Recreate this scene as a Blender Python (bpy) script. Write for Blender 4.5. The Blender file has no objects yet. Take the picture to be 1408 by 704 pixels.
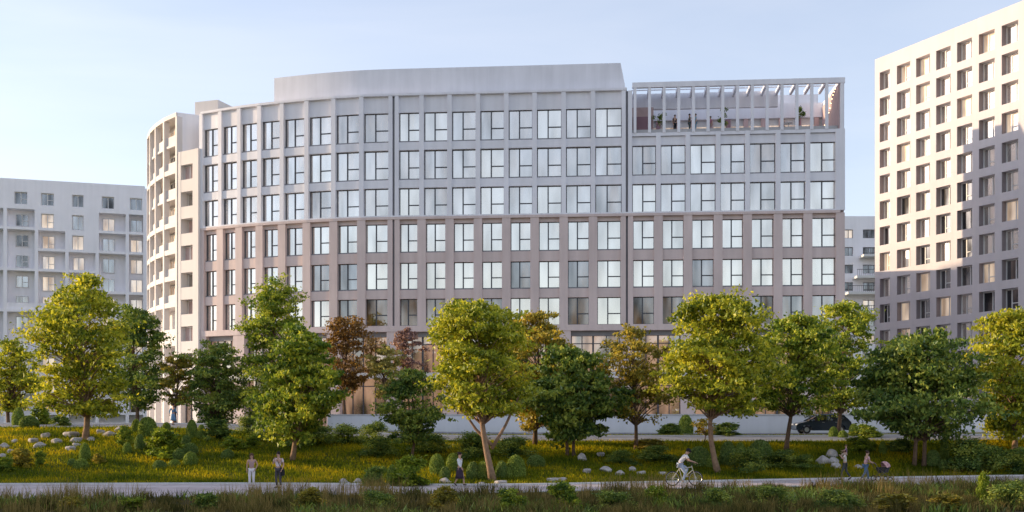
import bpy, bmesh, math, random
import numpy as np
from mathutils import Vector, Matrix

C = bpy.context.scene
COL = C.collection
PI = math.pi
R = math.radians

# ------------------------------------------------------------------ camera, sky, sun, exposure
FPX = 1500.0          # focal length in photo pixels (photo 1408 x 704)
HOR = 578.0           # horizon row in the photo
EYE = 3.4
cam = bpy.data.cameras.new('camera')
cam.sensor_width = 36.0
cam.lens = 36.0 * FPX / 1408.0
cam.shift_y = (HOR - 352.0) / 1408.0
cam.clip_end = 8000.0
camo = bpy.data.objects.new('camera', cam)
COL.objects.link(camo)
camo.location = (0, 0, EYE)
camo.rotation_euler = (PI / 2, 0, 0)
C.camera = camo

SUN_EL, SUN_BACK = 11.0, 10.0     # elevation; how far behind the facade plane
SUN_AZ = -(90.0 - SUN_BACK)     # clockwise from +Y
world = bpy.data.worlds.new('World')
C.world = world
world.use_nodes = True
wn = world.node_tree.nodes
sky = wn.new('ShaderNodeTexSky')
sky.sky_type = 'NISHITA'
sky.sun_disc = False
sky.sun_elevation = R(SUN_EL)
sky.sun_rotation = R(SUN_AZ % 360)
sky.air_density = 1.0
sky.dust_density = 0.6
sky.ozone_density = 1.2
# a thin high veil: the clear sky is paled and a faint cirrus pattern lifts it
hs = wn.new('ShaderNodeHueSaturation'); hs.inputs['Saturation'].default_value = 0.72; hs.inputs['Value'].default_value = 1.25
world.node_tree.links.new(sky.outputs[0], hs.inputs['Color'])
vm = wn.new('ShaderNodeMixRGB'); vm.blend_type = 'MULTIPLY'; vm.inputs['Fac'].default_value = 1.0
vm.inputs[2].default_value = (0.985, 0.95, 1.045, 1)
world.node_tree.links.new(hs.outputs[0], vm.inputs[1])
vl = wn.new('ShaderNodeMixRGB'); vl.inputs['Fac'].default_value = 0.5
stc = wn.new('ShaderNodeTexCoord'); smp = wn.new('ShaderNodeMapping'); smp.inputs['Scale'].default_value = (1.2, 1.2, 7.0)
smp.inputs['Rotation'].default_value = (0.10, 0.06, 0.4)
snz = wn.new('ShaderNodeTexNoise'); snz.inputs['Scale'].default_value = 2.2; snz.inputs['Detail'].default_value = 7; snz.inputs['Distortion'].default_value = 0.6
srp = wn.new('ShaderNodeValToRGB'); srp.color_ramp.elements[0].position = 0.35; srp.color_ramp.elements[1].position = 0.72
srp.color_ramp.elements[0].color = (1.66, 1.86, 2.22, 1); srp.color_ramp.elements[1].color = (2.25, 2.30, 2.46, 1)
wl_ = world.node_tree.links
wl_.new(stc.outputs['Generated'], smp.inputs['Vector']); wl_.new(smp.outputs[0], snz.inputs['Vector']); wl_.new(snz.outputs['Fac'], srp.inputs['Fac'])
wl_.new(srp.outputs[0], vl.inputs[2])
world.node_tree.links.new(vm.outputs[0], vl.inputs[1])
world.node_tree.links.new(vl.outputs[0], wn['Background'].inputs[0])
wn['Background'].inputs[1].default_value = 0.142

sl = bpy.data.lights.new('sun', 'SUN')
sl.energy = 2.6
sl.angle = R(0.8)
sl.color = (1.0, 0.76, 0.49)
so = bpy.data.objects.new('sun', sl)
COL.objects.link(so)
sd = Vector((math.sin(R(SUN_AZ)) * math.cos(R(SUN_EL)), math.cos(R(SUN_AZ)) * math.cos(R(SUN_EL)), math.sin(R(SUN_EL))))
so.rotation_euler = sd.to_track_quat('Z', 'Y').to_euler()

C.view_settings.view_transform = 'Standard'
C.view_settings.look = 'None'
C.view_settings.gamma = 1.0
C.view_settings.exposure = 1.2

# ------------------------------------------------------------------ object helpers
def tag(o, label=None, cat=None, group=None, kind=None):
    if label: o['label'] = label
    if cat: o['category'] = cat
    if group: o['group'] = group
    if kind: o['kind'] = kind
    return o

def empty(name, loc, label, cat, group=None, rotz=0, scale=1.0):
    o = bpy.data.objects.new(name, None)
    o.empty_display_size = 0.3
    COL.objects.link(o)
    o.location = loc
    o.rotation_euler = (0, 0, rotz)
    o.scale = (scale, scale, scale)
    return tag(o, label, cat, group)

def link(name, me, parent=None, loc=None):
    o = bpy.data.objects.new(name, me)
    COL.objects.link(o)
    if parent: o.parent = parent
    if loc is not None: o.location = loc
    return o

class MB:
    """collects shapes into one mesh"""
    def __init__(s):
        s.v = []; s.f = []; s.m = []; s.mats = []
    def mi(s, mat):
        if mat is None: return 0
        if mat not in s.mats: s.mats.append(mat)
        return s.mats.index(mat)
    def add(s, vs, fs, mat=None):
        b = len(s.v); k = s.mi(mat)
        s.v.extend([tuple(p) for p in vs])
        for f in fs:
            s.f.append([b + i for i in f]); s.m.append(k)
    def hexa(s, p, mat=None):
        # p: 8 points, bottom 0-3 ccw, top 4-7
        s.add(p, [(3, 2, 1, 0), (4, 5, 6, 7), (0, 1, 5, 4), (1, 2, 6, 5), (2, 3, 7, 6), (3, 0, 4, 7)], mat)
    def box(s, x0, x1, y0, y1, z0, z1, mat=None):
        s.hexa([(x0, y0, z0), (x1, y0, z0), (x1, y1, z0), (x0, y1, z0), (x0, y0, z1), (x1, y0, z1), (x1, y1, z1), (x0, y1, z1)], mat)
    def obox(s, o, u, n, u0, u1, n0, n1, z0, z1, mat=None):
        # oriented box: o origin (x,y), u along the facade, n outward
        def P(a, b, z): return (o[0] + u[0] * a + n[0] * b, o[1] + u[1] * a + n[1] * b, z)
        s.hexa([P(u0, n1, z0), P(u1, n1, z0), P(u1, n0, z0), P(u0, n0, z0), P(u0, n1, z1), P(u1, n1, z1), P(u1, n0, z1), P(u0, n0, z1)], mat)
    def prism(s, pts, z0, z1, mat=None, top=None):
        n = len(pts); top = top or pts
        vs = [(p[0], p[1], z0) for p in pts] + [(p[0], p[1], z1) for p in top]
        fs = [(i, (i + 1) % n, n + (i + 1) % n, n + i) for i in range(n)]
        fs += [tuple(range(n - 1, -1, -1)), tuple(range(n, 2 * n))]
        s.add(vs, fs, mat)
    def sweep(s, line, norms, n0, n1, z0, z1, mat=None):
        # band along a polyline, n0 inner, n1 outer
        vs = []
        for p, n in zip(line, norms):
            for d, z in ((n1, z0), (n0, z0), (n0, z1), (n1, z1)):
                vs.append((p[0] + n[0] * d, p[1] + n[1] * d, z))
        fs = []
        for i in range(len(line) - 1):
            a = 4 * i; b = a + 4
            for k in range(4):
                fs.append((a + k, a + (k + 1) % 4, b + (k + 1) % 4, b + k))
        e = 4 * (len(line) - 1)
        fs += [(3, 2, 1, 0), (e, e + 1, e + 2, e + 3)]
        s.add(vs, fs, mat)
    def tube(s, path, rad, n=8, mat=None, cap=True):
        path = [Vector(p) for p in path]
        if not hasattr(rad, '__len__'): rad = [rad] * len(path)
        vs = []; ref = None
        for i, p in enumerate(path):
            t = (path[min(i + 1, len(path) - 1)] - path[max(i - 1, 0)])
            t = t.normalized() if t.length > 1e-9 else Vector((0, 0, 1))
            if ref is None:
                ref = Vector((1, 0, 0)) if abs(t.x) < 0.8 else Vector((0, 1, 0))
            a = (ref - t * ref.dot(t)).normalized(); b = t.cross(a); ref = a
            for k in range(n):
                w = 2 * PI * k / n
                vs.append(p + (a * math.cos(w) + b * math.sin(w)) * rad[i])
        fs = []
        for i in range(len(path) - 1):
            for k in range(n):
                fs.append((i * n + k, i * n + (k + 1) % n, (i + 1) * n + (k + 1) % n, (i + 1) * n + k))
        if cap:
            fs.append(tuple(range(n - 1, -1, -1))); e = (len(path) - 1) * n
            fs.append(tuple(range(e, e + n)))
        s.add(vs, fs, mat)
    def torus(s, c, axis, R0, r0, N=28, n=8, mat=None):
        axis = Vector(axis).normalized()
        a = axis.orthogonal().normalized(); b = axis.cross(a)
        vs = []; fs = []
        for i in range(N):
            w = 2 * PI * i / N; d = a * math.cos(w) + b * math.sin(w)
            for k in range(n):
                q = 2 * PI * k / n
                vs.append(Vector(c) + d * (R0 + r0 * math.cos(q)) + axis * (r0 * math.sin(q)))
        for i in range(N):
            for k in range(n):
                fs.append((i * n + k, ((i + 1) % N) * n + k, ((i + 1) % N) * n + (k + 1) % n, i * n + (k + 1) % n))
        s.add(vs, fs, mat)
    def ball(s, c, r, mat=None, nu=10, nv=7, M=None):
        r = r if hasattr(r, '__len__') else (r, r, r)
        vs = []; fs = []
        for j in range(nv + 1):
            th = PI * j / nv
            for i in range(nu):
                ph = 2 * PI * i / nu
                q = Vector((r[0] * math.sin(th) * math.cos(ph), r[1] * math.sin(th) * math.sin(ph), r[2] * math.cos(th)))
                if M: q = M @ q
                vs.append(Vector(c) + q)
        for j in range(nv):
            for i in range(nu):
                fs.append((j * nu + i, (j + 1) * nu + i, (j + 1) * nu + (i + 1) % nu, j * nu + (i + 1) % nu))
        s.add(vs, fs, mat)
    def mesh(s, name, mats=None, smooth=False, recalc=True):
        me = bpy.data.meshes.new(name)
        me.from_pydata(s.v, [], s.f)
        for m in (s.mats or ([mats] if mats else [])): me.materials.append(m)
        if s.mats: me.polygons.foreach_set('material_index', s.m)
        if recalc:
            bm = bmesh.new(); bm.from_mesh(me)
            bmesh.ops.recalc_face_normals(bm, faces=bm.faces)
            bm.to_mesh(me); bm.free()
        if smooth: me.polygons.foreach_set('use_smooth', [True] * len(me.polygons))
        me.update()
        return me
    def build(s, name, mat=None, parent=None, loc=None, smooth=False, recalc=True):
        return link(name, s.mesh(name, mat, smooth, recalc), parent, loc)

def np_mesh(name, verts, faces, mat, attr=None, smooth=False):
    """numpy arrays; faces (n,3) or (n,4)"""
    me = bpy.data.meshes.new(name)
    nf, k = faces.shape
    me.vertices.add(len(verts)); me.vertices.foreach_set('co', verts.astype(np.float32).ravel())
    me.loops.add(nf * k); me.loops.foreach_set('vertex_index', faces.astype(np.int32).ravel())
    me.polygons.add(nf); me.polygons.foreach_set('loop_start', np.arange(0, nf * k, k, dtype=np.int32))
    me.polygons.foreach_set('loop_total', np.full(nf, k, dtype=np.int32))
    if smooth: me.polygons.foreach_set('use_smooth', [True] * nf)
    me.update(calc_edges=True)
    if attr is not None:
        at = me.attributes.new('tint', 'FLOAT', 'POINT')
        at.data.foreach_set('value', attr.astype(np.float32))
    me.materials.append(mat)
    return me

# ------------------------------------------------------------------ materials
def new_mat(name):
    m = bpy.data.materials.new(name); m.use_nodes = True
    nt = m.node_tree
    return m, nt, nt.nodes, nt.links, nt.nodes['Principled BSDF']

def mat(name, col, rough=0.7, var=0.08, scale=1.2, metallic=0.0, bump=0.0, spec=0.4, fine=None):
    m, nt, N, L, b = new_mat(name)
    tc = N.new('ShaderNodeTexCoord')
    nz = N.new('ShaderNodeTexNoise'); nz.inputs['Scale'].default_value = scale; nz.inputs['Detail'].default_value = 6
    nz.inputs['Roughness'].default_value = 0.6
    L.new(tc.outputs['Object'], nz.inputs['Vector'])
    rp = N.new('ShaderNodeValToRGB')
    c0 = [max(0, c * (1 - var)) for c in col]; c1 = [min(1, c * (1 + var)) for c in col]
    rp.color_ramp.elements[0].position = 0.3; rp.color_ramp.elements[0].color = (*c0, 1)
    rp.color_ramp.elements[1].position = 0.7; rp.color_ramp.elements[1].color = (*c1, 1)
    L.new(nz.outputs['Fac'], rp.inputs['Fac']); L.new(rp.outputs['Color'], b.inputs['Base Color'])
    b.inputs['Roughness'].default_value = rough; b.inputs['Metallic'].default_value = metallic
    b.inputs['Specular IOR Level'].default_value = spec
    if bump:
        bp = N.new('ShaderNodeBump'); bp.inputs['Strength'].default_value = bump; bp.inputs['Distance'].default_value = 0.03
        n2 = N.new('ShaderNodeTexNoise'); n2.inputs['Scale'].default_value = fine or scale * 12
        L.new(tc.outputs['Object'], n2.inputs['Vector'])
        L.new(n2.outputs['Fac'], bp.inputs['Height']); L.new(bp.outputs['Normal'], b.inputs['Normal'])
    return m

def concrete(name, col, streak=0.06):
    """facade: large mottling, vertical rain streaks and panel-to-panel tone steps"""
    m, nt, N, L, b = new_mat(name)
    tc = N.new('ShaderNodeTexCoord')
    mp = N.new('ShaderNodeMapping'); mp.inputs['Scale'].default_value = (1.1, 1.1, 0.10)
    n1 = N.new('ShaderNodeTexNoise'); n1.inputs['Scale'].default_value = 1.6; n1.inputs['Detail'].default_value = 7
    L.new(tc.outputs['Object'], mp.inputs['Vector']); L.new(mp.outputs['Vector'], n1.inputs['Vector'])
    n2 = N.new('ShaderNodeTexNoise'); n2.inputs['Scale'].default_value = 0.35; n2.inputs['Detail'].default_value = 4
    L.new(tc.outputs['Object'], n2.inputs['Vector'])
    ad = N.new('ShaderNodeMath'); ad.operation = 'ADD'
    L.new(n1.outputs['Fac'], ad.inputs[0]); L.new(n2.outputs['Fac'], ad.inputs[1])
    mr = N.new('ShaderNodeMapRange'); mr.inputs['From Min'].default_value = 0.7; mr.inputs['From Max'].default_value = 1.3
    mr.inputs['To Min'].default_value = 1 - streak; mr.inputs['To Max'].default_value = 1 + streak
    L.new(ad.outputs[0], mr.inputs['Value'])
    mx = N.new('ShaderNodeVectorMath'); mx.operation = 'SCALE'; mx.inputs[0].default_value = col
    L.new(mr.outputs['Result'], mx.inputs['Scale']); L.new(mx.outputs['Vector'], b.inputs['Base Color'])
    b.inputs['Roughness'].default_value = 0.75; b.inputs['Specular IOR Level'].default_value = 0.3
    return m

def glass_mat(name, inner, inner2, refl=0.55, tint=(0.95, 0.97, 1.0), emit=0.0, vary=0.16):
    """reflective facade glazing: mirror share over an interior tone that differs from window to window"""
    m, nt, N, L, b = new_mat(name)
    out = N['Material Output']; N.remove(b)
    oi = N.new('ShaderNodeObjectInfo'); tc = N.new('ShaderNodeTexCoord')
    add = N.new('ShaderNodeVectorMath'); add.operation = 'ADD'
    cmb = N.new('ShaderNodeCombineXYZ')
    mul = N.new('ShaderNodeMath'); mul.operation = 'MULTIPLY'; mul.inputs[1].default_value = 57.0
    L.new(oi.outputs['Random'], mul.inputs[0]); L.new(mul.outputs[0], cmb.inputs[0]); L.new(mul.outputs[0], cmb.inputs[2])
    geo = N.new('ShaderNodeNewGeometry')
    sc = N.new('ShaderNodeVectorMath'); sc.operation = 'MULTIPLY'; sc.inputs[1].default_value = (0.8, 0.8, 0.22)
    L.new(tc.outputs['Object'], sc.inputs[0]); L.new(sc.outputs[0], add.inputs[0]); L.new(cmb.outputs[0], add.inputs[1])
    nz = N.new('ShaderNodeTexNoise'); nz.inputs['Scale'].default_value = 1.1; nz.inputs['Detail'].default_value = 1.5
    L.new(add.outputs[0], nz.inputs['Vector'])
    rp = N.new('ShaderNodeValToRGB')
    rp.color_ramp.elements[0].position = 0.38; rp.color_ramp.elements[0].color = (*inner, 1)
    rp.color_ramp.elements[1].position = 0.62; rp.color_ramp.elements[1].color = (*inner2, 1)
    L.new(nz.outputs['Fac'], rp.inputs['Fac'])
    df = N.new('ShaderNodeBsdfDiffuse'); L.new(rp.outputs['Color'], df.inputs['Color'])
    gl = N.new('ShaderNodeBsdfGlossy'); gl.inputs['Roughness'].default_value = 0.015
    gl.inputs['Color'].default_value = (*tint, 1)
    # slight waviness of the panes
    n3 = N.new('ShaderNodeTexNoise'); n3.inputs['Scale'].default_value = 0.55
    L.new(add.outputs[0], n3.inputs['Vector'])
    bp = N.new('ShaderNodeBump'); bp.inputs['Strength'].default_value = 0.05; bp.inputs['Distance'].default_value = 0.05
    L.new(n3.outputs['Fac'], bp.inputs['Height']); L.new(bp.outputs['Normal'], gl.inputs['Normal'])
    fr = N.new('ShaderNodeFresnel'); fr.inputs['IOR'].default_value = 1.5
    mr = N.new('ShaderNodeMapRange'); mr.inputs['From Min'].default_value = 0.04; mr.inputs['From Max'].default_value = 1
    mr.inputs['To Min'].default_value = refl; mr.inputs['To Max'].default_value = 1
    L.new(fr.outputs[0], mr.inputs['Value'])
    n4 = N.new('ShaderNodeTexNoise'); n4.inputs['Scale'].default_value = 0.9; n4.inputs['Detail'].default_value = 2
    L.new(add.outputs[0], n4.inputs['Vector'])
    vr = N.new('ShaderNodeMapRange'); vr.inputs['From Min'].default_value = 0.3; vr.inputs['From Max'].default_value = 0.7
    vr.inputs['To Min'].default_value = -vary; vr.inputs['To Max'].default_value = vary
    L.new(n4.outputs['Fac'], vr.inputs['Value'])
    rs = N.new('ShaderNodeMath'); rs.operation = 'ADD'; rs.use_clamp = True
    L.new(mr.outputs['Result'], rs.inputs[0]); L.new(vr.outputs['Result'], rs.inputs[1]); mr = rs
    if emit:
        em = N.new('ShaderNodeEmission'); L.new(rp.outputs['Color'], em.inputs['Color']); em.inputs['Strength'].default_value = emit
        ads = N.new('ShaderNodeAddShader'); L.new(df.outputs[0], ads.inputs[0]); L.new(em.outputs[0], ads.inputs[1]); df = ads
    mx = N.new('ShaderNodeMixShader')
    L.new(mr.outputs[0], mx.inputs['Fac']); L.new(df.outputs[0], mx.inputs[1]); L.new(gl.outputs[0], mx.inputs[2])
    L.new(mx.outputs[0], out.inputs['Surface'])
    return m

def leaf_mat(name, dark, mid, light, trans=0.42, gloss=0.018):
    m, nt, N, L, b = new_mat(name)
    out = N['Material Output']; N.remove(b)
    at = N.new('ShaderNodeAttribute'); at.attribute_name = 'tint'
    rp = N.new('ShaderNodeValToRGB')
    e = rp.color_ramp.elements
    e[0].position = 0.05; e[0].color = (*dark, 1); e[1].position = 0.95; e[1].color = (*light, 1)
    k = e.new(0.5); k.color = (*mid, 1)
    L.new(at.outputs['Fac'], rp.inputs['Fac'])
    df = N.new('ShaderNodeBsdfDiffuse'); L.new(rp.outputs['Color'], df.inputs['Color'])
    tr = N.new('ShaderNodeBsdfTranslucent')
    br = N.new('ShaderNodeVectorMath'); br.operation = 'MULTIPLY'; br.inputs[1].default_value = (1.25, 1.15, 0.6)
    L.new(rp.outputs['Color'], br.inputs[0]); L.new(br.outputs[0], tr.inputs['Color'])
    mx = N.new('ShaderNodeMixShader'); mx.inputs['Fac'].default_value = trans
    L.new(df.outputs[0], mx.inputs[1]); L.new(tr.outputs[0], mx.inputs[2])
    gl = N.new('ShaderNodeBsdfGlossy'); gl.inputs['Roughness'].default_value = 0.6
    fr = N.new('ShaderNodeFresnel'); fr.inputs['IOR'].default_value = 1.4
    ml = N.new('ShaderNodeMath'); ml.operation = 'MULTIPLY'; ml.inputs[1].default_value = gloss * 4
    L.new(fr.outputs[0], ml.inputs[0])
    m2 = N.new('ShaderNodeMixShader'); L.new(ml.outputs[0], m2.inputs['Fac'])
    L.new(mx.outputs[0], m2.inputs[1]); L.new(gl.outputs[0], m2.inputs[2])
    L.new(m2.outputs[0], out.inputs['Surface'])
    return m

M = {}
M['white'] = concrete('white_facade', (0.795, 0.785, 0.83), 0.08)
M['pink'] = concrete('dusky_facade', (0.64, 0.525, 0.50), 0.10)
M['cream'] = concrete('cream_render', (0.68, 0.645, 0.63), 0.04)
M['slab'] = concrete('warm_slab_render', (0.57, 0.525, 0.535), 0.05)
M['lilac'] = concrete('grey_white_render', (0.85, 0.835, 0.87), 0.05)
M['frame'] = mat('dark_frame', (0.07, 0.07, 0.085), 0.45, 0.1)
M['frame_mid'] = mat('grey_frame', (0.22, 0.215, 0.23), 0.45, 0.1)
M['frame_white'] = mat('white_frame', (0.66, 0.65, 0.64), 0.5, 0.05)
M['core'] = mat('inner_core', (0.10, 0.09, 0.085), 0.9, 0.2)
M['glass'] = glass_mat('facade_glass', (0.16, 0.16, 0.15), (0.66, 0.57, 0.50), 0.62, (1.0, 0.965, 0.92))
M['glass_mid'] = glass_mat('warm_facade_glass', (0.20, 0.19, 0.165), (0.80, 0.70, 0.58), 0.74, (1.0, 0.96, 0.89))
M['glass_dim'] = glass_mat('dim_facade_glass', (0.12, 0.12, 0.11), (0.55, 0.44, 0.36), 0.48, (1.0, 0.97, 0.94))
M['glass_low'] = glass_mat('low_facade_glass', (0.05, 0.042, 0.03), (0.26, 0.17, 0.10), 0.36)
M['glass_tree_reflection'] = glass_mat('tree_reflection_glass', (0.04, 0.025, 0.015), (0.26, 0.14, 0.055), 0.18)  # brown inner tone painted in for the reflection of autumn trees
M['glass_dark'] = glass_mat('dark_glass', (0.02, 0.02, 0.024), (0.07, 0.065, 0.06), 0.16)
M['glass_warm'] = glass_mat('curtained_glass', (0.40, 0.28, 0.19), (0.85, 0.66, 0.47), 0.22, (0.95, 0.97, 1.0), 0.28)
M['shop'] = glass_mat('shop_glass', (0.035, 0.025, 0.02), (0.42, 0.25, 0.16), 0.26, (0.95, 0.97, 1.0), 0.35)
M['blind'] = mat('rose_blind', (0.50, 0.36, 0.33), 0.8, 0.1)
M['mauve'] = mat('mauve_panel', (0.34, 0.20, 0.23), 0.8, 0.08)
M['rose'] = mat('rose_panel', (0.58, 0.42, 0.40), 0.8, 0.08)
M['roofdeck'] = mat('roof_deck', (0.5, 0.49, 0.48), 0.9, 0.1)
M['asphalt'] = mat('path_asphalt', (0.56, 0.46, 0.465), 0.85, 0.16, 0.9, bump=0.3)
M['road'] = mat('street_asphalt', (0.24, 0.235, 0.25), 0.85, 0.15, 0.7, bump=0.3)
for key_, wid_ in (('asphalt', 3.0), ('road', 6.0)):
    nt = M[key_].node_tree; N = nt.nodes; L = nt.links; b = N['Principled BSDF']
    src_ = b.inputs['Base Color'].links[0].from_socket
    tc = N.new('ShaderNodeTexCoord'); sx = N.new('ShaderNodeSeparateXYZ'); L.new(tc.outputs['Object'], sx.inputs[0])
    dv_ = N.new('ShaderNodeMath'); dv_.operation = 'DIVIDE'; dv_.inputs[1].default_value = wid_; L.new(sx.outputs['X'], dv_.inputs[0])
    fr = N.new('ShaderNodeMath'); fr.operation = 'FRACT'; L.new(dv_.outputs[0], fr.inputs[0])
    lt = N.new('ShaderNodeMath'); lt.operation = 'LESS_THAN'; lt.inputs[1].default_value = 0.022; L.new(fr.outputs[0], lt.inputs[0])
    st = N.new('ShaderNodeTexNoise'); st.inputs['Scale'].default_value = 0.35; st.inputs['Detail'].default_value = 9; st.inputs['Roughness'].default_value = 0.7
    L.new(tc.outputs['Object'], st.inputs['Vector'])
    sr = N.new('ShaderNodeMapRange'); sr.inputs['From Min'].default_value = 0.35; sr.inputs['From Max'].default_value = 0.65
    sr.inputs['To Min'].default_value = 0.72; sr.inputs['To Max'].default_value = 1.08; L.new(st.outputs['Fac'], sr.inputs['Value'])
    jm = N.new('ShaderNodeMath'); jm.operation = 'MULTIPLY_ADD'; jm.inputs[1].default_value = -0.35; L.new(lt.outputs[0], jm.inputs[0]); L.new(sr.outputs['Result'], jm.inputs[2])
    vs_ = N.new('ShaderNodeVectorMath'); vs_.operation = 'SCALE'; L.new(src_, vs_.inputs[0]); L.new(jm.outputs[0], vs_.inputs['Scale'])
    L.new(vs_.outputs[0], b.inputs['Base Color'])
M['kerb'] = mat('kerb_stone', (0.62, 0.61, 0.60), 0.8, 0.12, 2.0)
M['wallw'] = concrete('low_wall_render', (0.80, 0.80, 0.83), 0.06)
M['rock'] = mat('pale_rock', (0.46, 0.42, 0.41), 0.9, 0.3, 3.0, bump=0.6, fine=14)
M['bark'] = mat('bark', (0.16, 0.10, 0.065), 0.95, 0.35, 5.0, bump=0.8, fine=30)
M['bark_pale'] = mat('bark_pale', (0.30, 0.19, 0.12), 0.95, 0.3, 5.0, bump=0.8, fine=30)
M['metal'] = mat('pale_metal', (0.6, 0.6, 0.62), 0.3, 0.05, metallic=0.8)
M['black'] = mat('black_rubber', (0.025, 0.025, 0.028), 0.7, 0.2)
LEAF = {
    'ygreen': leaf_mat('leaf_yellow_green', (0.092, 0.147, 0.018), (0.358, 0.394, 0.040), (0.750, 0.690, 0.074)),
    'green': leaf_mat('leaf_green', (0.069, 0.138, 0.028), (0.262, 0.345, 0.044), (0.662, 0.649, 0.083)),
    'dark': leaf_mat('leaf_dark_green', (0.051, 0.105, 0.030), (0.179, 0.261, 0.056), (0.493, 0.523, 0.098), 0.3),
    'olive': leaf_mat('leaf_olive_gold', (0.138, 0.138, 0.034), (0.359, 0.318, 0.055), (0.745, 0.524, 0.083)),
    'rust': leaf_mat('leaf_rust', (0.090, 0.055, 0.022), (0.230, 0.130, 0.042), (0.420, 0.250, 0.065)),
    'plum': leaf_mat('leaf_plum', (0.162, 0.101, 0.108), (0.342, 0.217, 0.217), (0.541, 0.361, 0.325)),
    'pale': leaf_mat('leaf_pale', (0.211, 0.211, 0.067), (0.403, 0.365, 0.115), (0.614, 0.538, 0.192)),
    'bright': leaf_mat('leaf_bright', (0.081, 0.135, 0.019), (0.257, 0.338, 0.035), (0.513, 0.567, 0.068)),
    'box': leaf_mat('leaf_clipped', (0.090, 0.150, 0.037), (0.270, 0.360, 0.074), (0.540, 0.600, 0.134), 0.3),
    'boxd': leaf_mat('leaf_clipped_dark', (0.081, 0.149, 0.048), (0.211, 0.295, 0.081), (0.423, 0.481, 0.135), 0.3),
    'lawn': leaf_mat('grass_lawn', (0.062, 0.101, 0.011), (0.213, 0.241, 0.016), (0.605, 0.454, 0.022), 0.45, 0.0),
    'meadow': leaf_mat('grass_meadow', (0.052, 0.060, 0.021), (0.149, 0.127, 0.048), (0.333, 0.247, 0.103), 0.4, 0.0),
}

# ------------------------------------------------------------------ terrain
PBX = [-60, -27, -12.5, -1.6, 7.8, 25.4, 32, 60]
PB = [54, 57.3, 58.0, 56.2, 59.3, 65.0, 66.5, 70]
PFX = [-60, -22, -10, -1.6, 9, 26, 60]
PF = [42, 46.5, 49, 50.3, 54.3, 58.8, 64]
def _sm(x, xs, ys):
    # smoothed piecewise-linear interpolation
    return sum(np.interp(x + d, xs, ys) for d in (-4, -2, 0, 2, 4)) / 5.0
def pb(x): return _sm(x, PBX, PB)
def pf(x): return _sm(x, PFX, PF)
def rf(x): return 74.2 - 0.09 * x
def rbk(x): return rf(x) + 8.0
def sst(a, b, x):
    t = np.clip((x - a) / (b - a), 0, 1)
    return t * t * (3 - 2 * t)
def zf(x): return 1.98 + 0.92 * sst(-3.0, -27.0, x) + 0.16 * sst(16, 40, x)
def height(x, y):
    x = np.asarray(x, float); y = np.asarray(y, float)
    a, b, c = pf(x), pb(x), rf(x)
    z0 = -0.25 * np.clip((a - y) / 6.0, 0, 1.6)
    t = np.clip((y - b) / (c - b), 0, 1)
    lump = 0.10 * np.sin(x * 0.55 + 0.6 * np.sin(y * 0.3)) * np.sin(y * 0.5 + x * 0.13) * np.sin(PI * t)
    z1 = zf(x) * (0.55 * t + 0.45 * t * t * (3 - 2 * t)) + lump
    z2 = zf(x) + 0.33 * np.clip((y - c) / 12.0, 0, 1)
    z = np.where(y < a, z0, np.where(y < b, 0.0, np.where(y < c, z1, z2)))
    far = sst(86, 96, y)
    return z * (1 - far) + far * 2.55
def hgt(x, y): return float(height(x, y))
def ray(px, py, Y): return Vector(((px - 704) / FPX * Y, Y, EYE + (HOR - py) / FPX * Y))
def hit(px, py):
    """where a line of sight meets the ground"""
    Y = 38.0
    while Y < 100:
        p = ray(px, py, Y)
        if p.z <= hgt(p.x, p.y):
            return Vector((p.x, p.y, hgt(p.x, p.y)))
        Y += 0.1
    p = ray(px, py, 84.0)
    return Vector((p.x, p.y, hgt(p.x, p.y)))

# ------------------------------------------------------------------ ground, paths, street
xs = np.concatenate([[-4000, -1500, -600, -250, -130, -90], np.arange(-70, 70.1, 1.0), [90, 130, 250, 600, 1500, 4000]])
ys = np.concatenate([[-4000, -1500, -500, -200, -80, -20, 10, 25], np.arange(34, 100.1, 0.5), [110, 130, 170, 250, 500, 1500, 5000]])
gx, gy = np.meshgrid(xs, ys)
gz = height(gx, gy)
V = np.stack([gx.ravel(), gy.ravel(), gz.ravel()], 1)
nx, ny = len(xs), len(ys)
ii = (np.arange(ny - 1)[:, None] * nx + np.arange(nx - 1)[None, :]).ravel()
F = np.stack([ii, ii + 1, ii + nx + 1, ii + nx], 1)
m, nt, N, L, b = new_mat('turf_and_soil')
tc = N.new('ShaderNodeTexCoord'); at = N.new('ShaderNodeAttribute'); at.attribute_name = 'tint'
n1 = N.new('ShaderNodeTexNoise'); n1.inputs['Scale'].default_value = 0.8; n1.inputs['Detail'].default_value = 8
L.new(tc.outputs['Object'], n1.inputs['Vector'])
r1 = N.new('ShaderNodeValToRGB'); r1.color_ramp.elements[0].position = 0.3; r1.color_ramp.elements[1].position = 0.7
r1.color_ramp.elements[0].color = (0.045, 0.062, 0.010, 1); r1.color_ramp.elements[1].color = (0.095, 0.105, 0.014, 1)
r2 = N.new('ShaderNodeValToRGB'); r2.color_ramp.elements[0].position = 0.3; r2.color_ramp.elements[1].position = 0.7
r2.color_ramp.elements[0].color = (0.035, 0.030, 0.014, 1); r2.color_ramp.elements[1].color = (0.085, 0.066, 0.032, 1)
L.new(n1.outputs['Fac'], r1.inputs['Fac']); L.new(n1.outputs['Fac'], r2.inputs['Fac'])
mx = N.new('ShaderNodeMixRGB'); L.new(at.outputs['Fac'], mx.inputs['Fac']); L.new(r1.outputs[0], mx.inputs[1]); L.new(r2.outputs[0], mx.inputs[2])
L.new(mx.outputs[0], b.inputs['Base Color']); b.inputs['Roughness'].default_value = 1.0; b.inputs['Specular IOR Level'].default_value = 0.1
M['turf'] = m
soil = 1.0 - sst(-0.5, 0.5, V[:, 1] - pf(V[:, 0]))
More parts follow.
